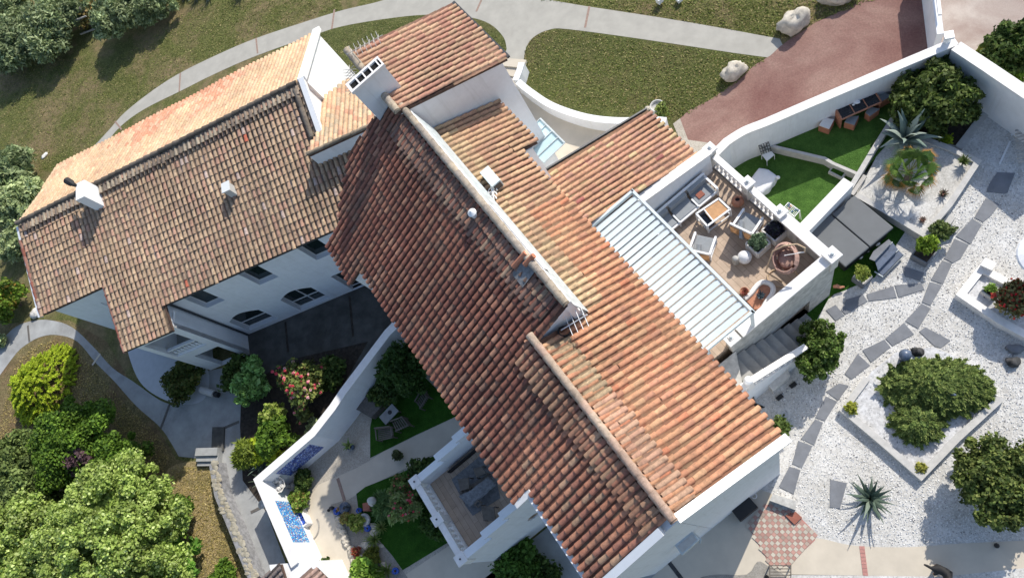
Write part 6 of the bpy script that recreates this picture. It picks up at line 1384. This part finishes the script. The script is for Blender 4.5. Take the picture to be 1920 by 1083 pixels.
for k, (u, v, L) in enumerate(((718, 988, .55), (705, 1011, .6), (728, 1069, .62))):
    blades(u, v, 34, L, .035, [((.24, .32, .08), 3), ((.32, .38, .14), 2), ((.15, .22, .05), 2)], ('upper striped yucca rosette at the rockery edge', 'lower striped yucca rosette at the rockery edge', 'striped yucca rosette by the deep blue pot')[k], name='yucca', cat='yucca', seed=20+k, curl=.5, rib=.1)
blades(1806, 305, 46, .38, .02, [((.14, .2, .05), 3), ((.2, .25, .08), 2)], 'round spiky yucca at the right corner of the palm bed', name='yucca', cat='yucca', seed=30, curl=.2, z0=.4, z=.1)
blades(1768, 365, 24, .26, .04, [((.25, .13, .1), 3), ((.2, .18, .12), 2)], 'reddish succulent rosette in the palm bed', name='succulent', cat='succulent', seed=31, z0=.4); blades(1729, 414, 24, .2, .04, [((.25, .13, .1), 3), ((.3, .25, .2), 2)], 'brown succulent rosette at the lower palm bed corner', name='succulent', cat='succulent', seed=32, z0=.4)
blades(1427, 556, 20, .26, .05, [((.12, .17, .2), 3), ((.06, .08, .1), 2)], 'blue-black succulent in the terrace bed', name='succulent', cat='succulent', seed=33, z0=3.42)
blades(1397, 549, 24, .22, .03, [((.28, .07, .05), 3), ((.2, .1, .05), 2)], 'red leaved succulent in the terracotta pot', name='succulent', cat='succulent', seed=34, z0=3.5)
blades(655, 835, 9, .45, .07, [((.2, .3, .08), 3), ((.35, .4, .15), 1)], 'broad leaved plant in the dark blue pot on beige gravel', name='pot_plant', cat='plant', seed=35, z0=.25)
blades(637, 954, 16, .16, .04, [((.4, .25, .1), 3)], 'orange cactus in the small blue pot', name='cactus', cat='cactus', seed=36, z0=.25); blades(653, 950, 18, .22, .03, [((.1, .13, .16), 3)], 'blue-grey spiky plant in the blue-grey pot', name='pot_plant', cat='plant', seed=37, z0=.32)
for k, (u, v) in enumerate(((330, 2), (352, -2), (372, 2), (395, 0))): blades(u, v-6, 30, 1.0, .05, [((.3, .3, .27), 3), ((.14, .2, .18), 2), ((.2, .2, .16), 2)], ('first', 'second', 'third', 'fourth')[k]+' spiky grey agave from the left along the top edge', seed=40+k)
blades(455, -14, 36, 1.2, .05, [((.05, .07, .04), 3)], 'dark spiky plant clipped by the top edge', seed=45)
# palm
pe = empty('fan_palm', W(1708, 330, .4), 'short fan palm with green and orange tipped fronds in the gravel bed', 'palm'); m = MB(); rg = random.Random(12); c = W(1706, 322, 1.25)
tr_ = MB(); tr_.tube([Vector((c.x, c.y, .35)), Vector((c.x, c.y, 1.2))], [.16, .13], 10); tr_.build('trunk', M['bark'], pe)
for k in range(26):
    a = k*2.4; t0 = k/26; el = 1.35-t0*1.45+rg.uniform(-.1, .1); LP_ = rg.uniform(.45, .75)
    d = Vector((math.cos(a)*math.cos(el), math.sin(a)*math.cos(el), math.sin(el))); b0 = c+d*LP_-Vector((0, 0, .1*t0)); m.tube([c, c+d*LP_*.5, b0], .012, 4, col=(.2, .22, .06))
    sdv = Vector((-math.sin(a), math.cos(a), 0)); base = pick(rg, [((.07, .14, .025), 4), ((.1, .17, .03), 3), ((.05, .09, .02), 2)]); old = t0 > .55 and rg.random() < .7
    for j in range(30):
        f = (j/29-.5)*2*1.4; dd = (d*math.cos(f)+sdv*math.sin(f)).normalized(); L = rg.uniform(.5, .62)*(1-.18*abs(f)); nn = dd.cross(sdv.cross(d)).normalized(); w_ = .014
        tip = b0+dd*L-Vector((0, 0, .12+.1*t0)); mid = b0+dd*L*.6
        c1 = base; c2 = (.38, .20, .04) if old else base
        m.add([b0, mid+nn*w_, mid-nn*w_], [(0, 1, 2)], c1); m.add([mid+nn*w_, tip, mid-nn*w_], [(0, 1, 2)], c2)
m.build('fronds', M['leaf'], pe)
# walled garden planting
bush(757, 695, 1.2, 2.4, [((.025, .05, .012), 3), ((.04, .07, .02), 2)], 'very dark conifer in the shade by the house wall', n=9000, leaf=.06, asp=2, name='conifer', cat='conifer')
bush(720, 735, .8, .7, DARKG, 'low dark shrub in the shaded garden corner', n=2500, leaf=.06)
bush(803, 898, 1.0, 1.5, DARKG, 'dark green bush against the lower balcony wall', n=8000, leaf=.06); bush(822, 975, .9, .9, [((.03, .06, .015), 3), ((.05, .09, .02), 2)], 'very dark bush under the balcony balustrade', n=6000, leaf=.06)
bush(756, 912, .6, 1.9, [((.1, .14, .05), 3), ((.3, .1, .1), .4)], 'slim flowering branch at the dark bush', n=900, leaf=.05, flowers=([(.6, .15, .15)], 8, .05)); bush(765, 946, .8, 1.9, [((.13, .17, .07), 3), ((.2, .22, .12), 2)], 'oleander with red-pink flowers in the walled garden', name='oleander', cat='oleander', n=2600, leaf=.06, asp=3, clumps=30, flowers=([(.7, .1, .16), (.75, .25, .3), (.65, .06, .1)], 90, .08))
bush(745, 853, .2, .7, [((.08, .09, .05), 3)], 'dark slender plant by the garden path', n=500, leaf=.05); bush(1005+0, 0, .01, .02, DARKG, 'speck', n=4, leaf=.001) if False else None
bush(719, 947, .4, .7, [((.09, .15, .07), 3), ((.14, .2, .1), 2)], 'clump of grey-green lavender blades behind the statue', name='grass_clump', cat='grass clump', n=2600, leaf=.05, asp=6)
bush(668, 978, .42, .6, [((.2, .24, .06), 3), ((.28, .28, .1), 2), ((.12, .16, .04), 1)], 'yellowish succulent shrub in the rockery', n=1800, leaf=.055, asp=1.6); bush(648, 970, .22, .5, [((.3, .22, .1), 3), ((.25, .25, .1), 2)], 'tan coloured low plant beside the rockery edge', n=900, leaf=.045)
bush(680, 1064, .55, .7, [((.12, .2, .04), 3), ((.2, .28, .06), 2)], 'leafy green plant at the bottom of the rockery', n=1600, leaf=.1, asp=1.5); bush(697, 1042, .34, .5, YELG, 'olive brown plant in the middle of the rockery', n=1200, leaf=.06); bush(668, 1034, .18, .35, [((.3, .06, .05), 3), ((.3, .2, .1), 1)], 'tiny red plant among the rocks', n=300, leaf=.04)
bush(560, 936, .5, .8, [((.12, .18, .04), 3), ((.2, .25, .06), 2), ((.2, .13, .06), 1)], 'leafy plant growing round the shell fountain', n=2400, leaf=.075); bush(570, 900, .5, .8, DARKG, 'dark shrub in the corner above the fountain plant', n=2500, leaf=.055)
bush(700, 1090, .6, .7, MIDG, 'green plants cut by the bottom edge of the rockery', n=1500, leaf=.08)
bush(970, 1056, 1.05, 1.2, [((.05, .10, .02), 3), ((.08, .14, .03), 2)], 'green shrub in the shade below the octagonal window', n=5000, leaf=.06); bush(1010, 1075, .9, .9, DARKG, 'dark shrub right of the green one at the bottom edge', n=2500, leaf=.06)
bush(828, 990, .3, .4, DARKG, 'dark tuft by the balcony wall foot', n=400, leaf=.05)
bush(1240, 208, .32, 1.0, [((.2, .22, .08), 3), ((.12, .16, .06), 2)], 'small plant growing from the grey stone jar', n=500, leaf=.05)
bush(610, 1058, .3, .6, DARKG, 'plant between the two white pillars', n=400, leaf=.05)
# right garden
bush(1750, 178, 1.72, 2.3, [((.055, .075, .022), 4), ((.08, .11, .03), 3), ((.12, .14, .05), 2), ((.035, .05, .015), 2)], 'big round dark green shrub in the corner of the white walls', n=24000, leaf=.06, asp=1.8, clumps=170, cr=.13)
bush(1902, 92, 1.2, 2.0, DARKG, 'dark green shrub behind the wall at the right edge', n=11000, leaf=.055, clumps=80, cr=.16); bush(1850, 100, .45, .7, [((.2, .2, .05), 3), ((.12, .14, .04), 2)], 'small yellowish plant outside the wall near the corner', n=900, leaf=.05); bush(1905, 135, .5, 1.2, MIDG, 'green plant with an orange flower behind the right wall', n=1200, leaf=.05, flowers=([(.7, .2, .05)], 3, .07))
bush(1776, 262, .18, .35, LIMEG, 'small bright green plant by the flat edging', n=400, leaf=.04)
spray(1754, 722, 1.95, 1.12, .9, JUN, 'wide spreading juniper mound in the pebble bed', rot=.05, n=620, per=60, leaf=.038, name='juniper', cat='juniper', z0=.2, spread=.9, ldir=(.5, -.35, .1)); spray(1722, 790, .8, .62, .65, JUN, 'lower lobe of juniper hanging towards the bed corner', rot=0, n=160, per=55, leaf=.038, name='juniper', cat='juniper', z0=.2, spread=.8)
bush(1535, 655, .98, 1.9, [((.06, .10, .025), 4), ((.11, .15, .045), 2), ((.2, .23, .12), .5), ((.04, .06, .016), 2)], 'oval clipped bush at the foot of the garden stairs', n=16000, leaf=.045, asp=1.3, clumps=130, cr=.13, ry=1.3, rot=-.35)
bush(1884, 902, 1.62, 2.5, [((.07, .095, .03), 4), ((.11, .13, .045), 3), ((.17, .18, .07), 1.5), ((.04, .055, .02), 2)], 'large loose green tree at the right edge', n=30000, leaf=.042, asp=1.6, clumps=150, cr=.13, name='tree', cat='tree')
bush(1625, 499, .32, .5, [((.17, .2, .05), 3), ((.24, .26, .08), 2), ((.1, .13, .03), 1)], 'small round yellow-green topiary in the dark square planter', n=1800, leaf=.03, base=W(1617, 519, .42)+Vector((0, 0, .12)), clumps=30, cr=.2)
bush(1738, 458, .34, .7, [((.16, .22, .03), 3), ((.1, .15, .02), 2)], 'yellow-green shrub in the dark planter by the palm bed', n=1600, leaf=.04, z0=.4); bush(1766, 432, .36, .6, [((.08, .11, .04), 3), ((.13, .15, .07), 2)], 'olive green shrub in the low planter by the palm bed', n=1400, leaf=.04, z0=.3)
bush(1905, 562, .7, 1.1, [((.12, .11, .06), 3), ((.18, .14, .08), 2), ((.3, .03, .03), 1)], 'shrub with bright red leaves and flowers in the corner bed', n=2400, leaf=.05, z0=.3, flowers=([(.6, .02, .03), (.7, .05, .06)], 40, .05)); bush(1859, 540, .16, .25, [((.16, .24, .06), 3)], 'green tuft in the small pale square pot', n=400, leaf=.03, z0=.5, trunk=False)
bush(1463, 801, .42, .55, [((.07, .1, .03), 3), ((.1, .13, .05), 2)], 'small shrub on the gravel by the eave corner', n=1400, leaf=.045); bush(1596, 765, .2, .3, [((.25, .25, .05), 3)], 'small yellow plant at the left corner of the juniper bed', n=350, leaf=.04, z0=.2); bush(1727, 876, .16, .2, [((.28, .26, .08), 3)], 'tiny yellow plant in the lower tip of the juniper bed', n=250, leaf=.04, z0=.2)
bush(1421, 455, .26, .45, [((.08, .12, .09), 3), ((.13, .17, .13), 2)], 'grey-green lavender in the left terrace planter', n=1500, leaf=.03, asp=2.5, base=PL1+Vector((0, 0, .42))); bush(1453, 430, .28, .4, [((.03, .025, .06), 3), ((.05, .06, .06), 2)], 'dark purple plant in the terrace planter by the wall', n=1500, leaf=.03, base=PL2+Vector((0, 0, .42)))
m = MB(); c = W(1690, 676, 0); m.lathe(c, [(.14, 0), (.1, .5), (.2, .8), (.22, 1.0), (.1, 1.12), (.02, 1.13)], 14); m.build('stone_lantern', M['bluegrey'], label='dark blue stone ornament rising from the juniper', cat='ornament', smooth=True)
m = MB(); c = W(1783, 742, .9); m.tube([c+Vector((.17*math.cos(t), .1*math.sin(t)*.3, .17*math.sin(t))) for t in [x_*.35 for x_ in range(16)]], .05, 8); m.bar(c-Vector((0, 0, .2)), c-Vector((0, 0, .85)), .1); m.build('ring_sculpture', M['bluegrey'], label='grey ring sculpture in the gap of the juniper', cat='sculpture')
m = MB(); m.tube([W(1562, 539, .1)+Vector((.14*k, .03*math.sin(k*2), .1+.04*math.sin(k*3))) for k in range(4)], [.06, .09, .07, .03], 7); m.build('clay_gecko', M['terrapot'], label='orange clay figure at the foot of the terrace corner', cat='ornament')
# dog
dg = empty('dog', W(1765, 1072), 'black dog with tan face and paws walking out of the bottom edge', 'dog')
me = bpy.data.meshes.new('body'); q = lambda x, y, z: W(1680+x/8, 960+y/8, z)
J = {'rump': (q(600, 850, .48), .13), 'mid': (q(690, 850, .5), .13), 'chest': (q(770, 900, .5), .15), 'neck': (q(800, 990, .58), .1), 'head': (q(770, 1075, .64), .1), 'muz': (q(735, 1130, .58), .05), 'nose': (q(720, 1160, .56), .035),
     't1': (q(520, 830, .5), .05), 't2': (q(470, 800, .52), .05), 't3': (q(415, 778, .54), .03),
     'hl1': (q(610, 890, .38), .09), 'hl2': (q(585, 930, .22), .05), 'hl3': (q(560, 915, .12), .035), 'hl4': (q(575, 935, .03), .04), 'hr1': (q(630, 810, .38), .09), 'hr2': (q(610, 790, .22), .05), 'hr3': (q(590, 795, .12), .035), 'hr4': (q(605, 790, .03), .04),
     'fl1': (q(740, 960, .35), .07), 'fl2': (q(725, 985, .18), .04), 'fl3': (q(720, 985, .03), .04), 'fr1': (q(820, 900, .35), .07), 'fr2': (q(835, 910, .18), .04), 'fr3': (q(830, 920, .03), .04), 'e1': (q(755, 1050, .76), .035), 'e2': (q(800, 1065, .76), .035)}
E_ = [('rump', 'mid'), ('mid', 'chest'), ('chest', 'neck'), ('neck', 'head'), ('head', 'muz'), ('muz', 'nose'), ('rump', 't1'), ('t1', 't2'), ('t2', 't3'), ('rump', 'hl1'), ('hl1', 'hl2'), ('hl2', 'hl3'), ('hl3', 'hl4'), ('rump', 'hr1'), ('hr1', 'hr2'), ('hr2', 'hr3'), ('hr3', 'hr4'), ('chest', 'fl1'), ('fl1', 'fl2'), ('fl2', 'fl3'), ('chest', 'fr1'), ('fr1', 'fr2'), ('fr2', 'fr3'), ('head', 'e1'), ('head', 'e2')]
ks = list(J); off = origin_of(dg); me.from_pydata([tuple(J[k][0]-off) for k in ks], [(ks.index(a), ks.index(b_)) for a, b_ in E_], []); me.update()
o = bpy.data.objects.new('body', me); COL.objects.link(o); o.parent = dg; sk = o.modifiers.new('skin', 'SKIN'); o.modifiers.new('sub', 'SUBSURF').render_levels = 2
for i, k in enumerate(ks): me.skin_vertices[0].data[i].radius = (J[k][1],)*2; me.skin_vertices[0].data[i].use_root = (i == 0)
def dogmat():
    m_, nt, b_ = newmat('black_and_tan_fur', .75); p = N(nt, "ShaderNodeTexCoord").outputs['Object']; sep = N(nt, "ShaderNodeSeparateXYZ"); nt.links.new(p, sep.inputs[0])
    n1 = noise(nt, 8, 4, .6, p); ad = N(nt, "ShaderNodeMath", operation='MULTIPLY_ADD'); nt.links.new(n1.outputs[0], ad.inputs[0]); ad.inputs[1].default_value = .2; nt.links.new(sep.outputs[2], ad.inputs[2])
    r = ramp(nt, ad.outputs[0], [(.28, (.38, .2, .12)), (.36, (.012, .011, .012))]); nt.links.new(r.outputs[0], b_.inputs['Base Color']); return m_
me.materials.append(dogmat())

# ---------------------------------------------------------------- loose ground texture as real pieces
def scatter(name, polys, n, size, asp, pal, z, lab, mat='leaf', up=.6, avoid=(), seed=3):
    rng = np.random.default_rng(seed); P_ = []
    for poly, share in polys:
        us = [p[0] for p in poly]; vs = [p[1] for p in poly]; k = int(n*share); cnt = 0
        while cnt < k:
            u, v = rng.uniform(min(us), max(us)), rng.uniform(min(vs), max(vs))
            if not inpoly(u, v, poly) or any(inpoly(u, v, a) for a in avoid): continue
            w = W(u, v, z+.03); P_.append((w.x, w.y, w.z)); cnt += 1
    P_ = np.array(P_); m_ = len(P_); e = MB(); nr = rng.normal(size=(m_, 3))*up+np.array([0, 0, 1]); 
    o = leafmesh(name, P_, nr, size*rng.uniform(.5, 1.5, m_), asp, palcols(pal, m_, rng)/1.4, None, mat, rng=rng); return tag(o, lab, None, kind='stuff')
ISL = smoothline([(985, 92), (1003, 68), (1030, 57), (1065, 57), (1200, 76), (1330, 96), (1432, 110), (1410, 128), (1365, 168), (1325, 192), (1262, 225), (1180, 212), (1100, 205), (1040, 185), (1000, 160), (985, 130)], 3, True)
TOPL = [(0, 90), (200, 120), (330, 30), (420, 0), (640, 0), (640, 14), (480, 68), (345, 128), (230, 208), (150, 290), (110, 312), (60, 330), (0, 290)]
TOPR = [(1010, 0), (1640, 0), (1530, 40), (1470, 72), (1280, 38), (1100, 8)]
TUFT = [((.18, .2, .06), 4), ((.25, .24, .1), 3), ((.34, .28, .16), 2.5), ((.12, .16, .045), 1.5), ((.4, .31, .2), 1.5)]
scatter('grass_tufts', [(ISL, .25), (TOPL, .5), (TOPR, .15), ([(600, 66), (720, 40), (860, 34), (930, 60), (945, 100), (900, 130), (560, 200)], .1)], 30000, .02, 2.6, TUFT, 0, 'short mixed grass tufts over the front lawns', up=.9)
scatter('dry_grass_tufts', [([(300, 905), (330, 872), (395, 878), (425, 985), (455, 1060), (470, 1083), (330, 1083), (290, 980)], .4), ([(0, 790), (25, 690), (60, 650), (105, 636), (140, 655), (200, 720), (250, 772), (300, 820), (318, 855), (300, 900), (200, 780), (0, 840)], .6)], 12000, .02, 2.6, [((.5, .37, .2), 4), ((.4, .3, .15), 3), ((.28, .23, .09), 1.5), ((.58, .45, .28), 1)], 0, 'dry straw coloured grass on the left bank', up=.9)
GRV = [(1500, 705), (1590, 560), (1640, 520), (1700, 460), (1745, 445), (1850, 300), (1920, 200), (1920, 1010), (1800, 1015), (1700, 1022), (1600, 1018), (1535, 1000), (1500, 955), (1450, 925), (1440, 760)]
PEB = [((.82, .76, 1.0), 6), ((.7, .65, .9), 3), ((.3, .26, .37), .5), ((.13, .11, .15), .35)]
scatter('gravel_stones', [(GRV, .9), ([(1640, 380), (1690, 330), (1760, 300), (1830, 305), (1780, 380), (1732, 436)], .1)], 16000, .02, 1.2, PEB, .0, 'loose white marble gravel stones', 'attrmatt', up=.7, avoid=STONES, seed=5)
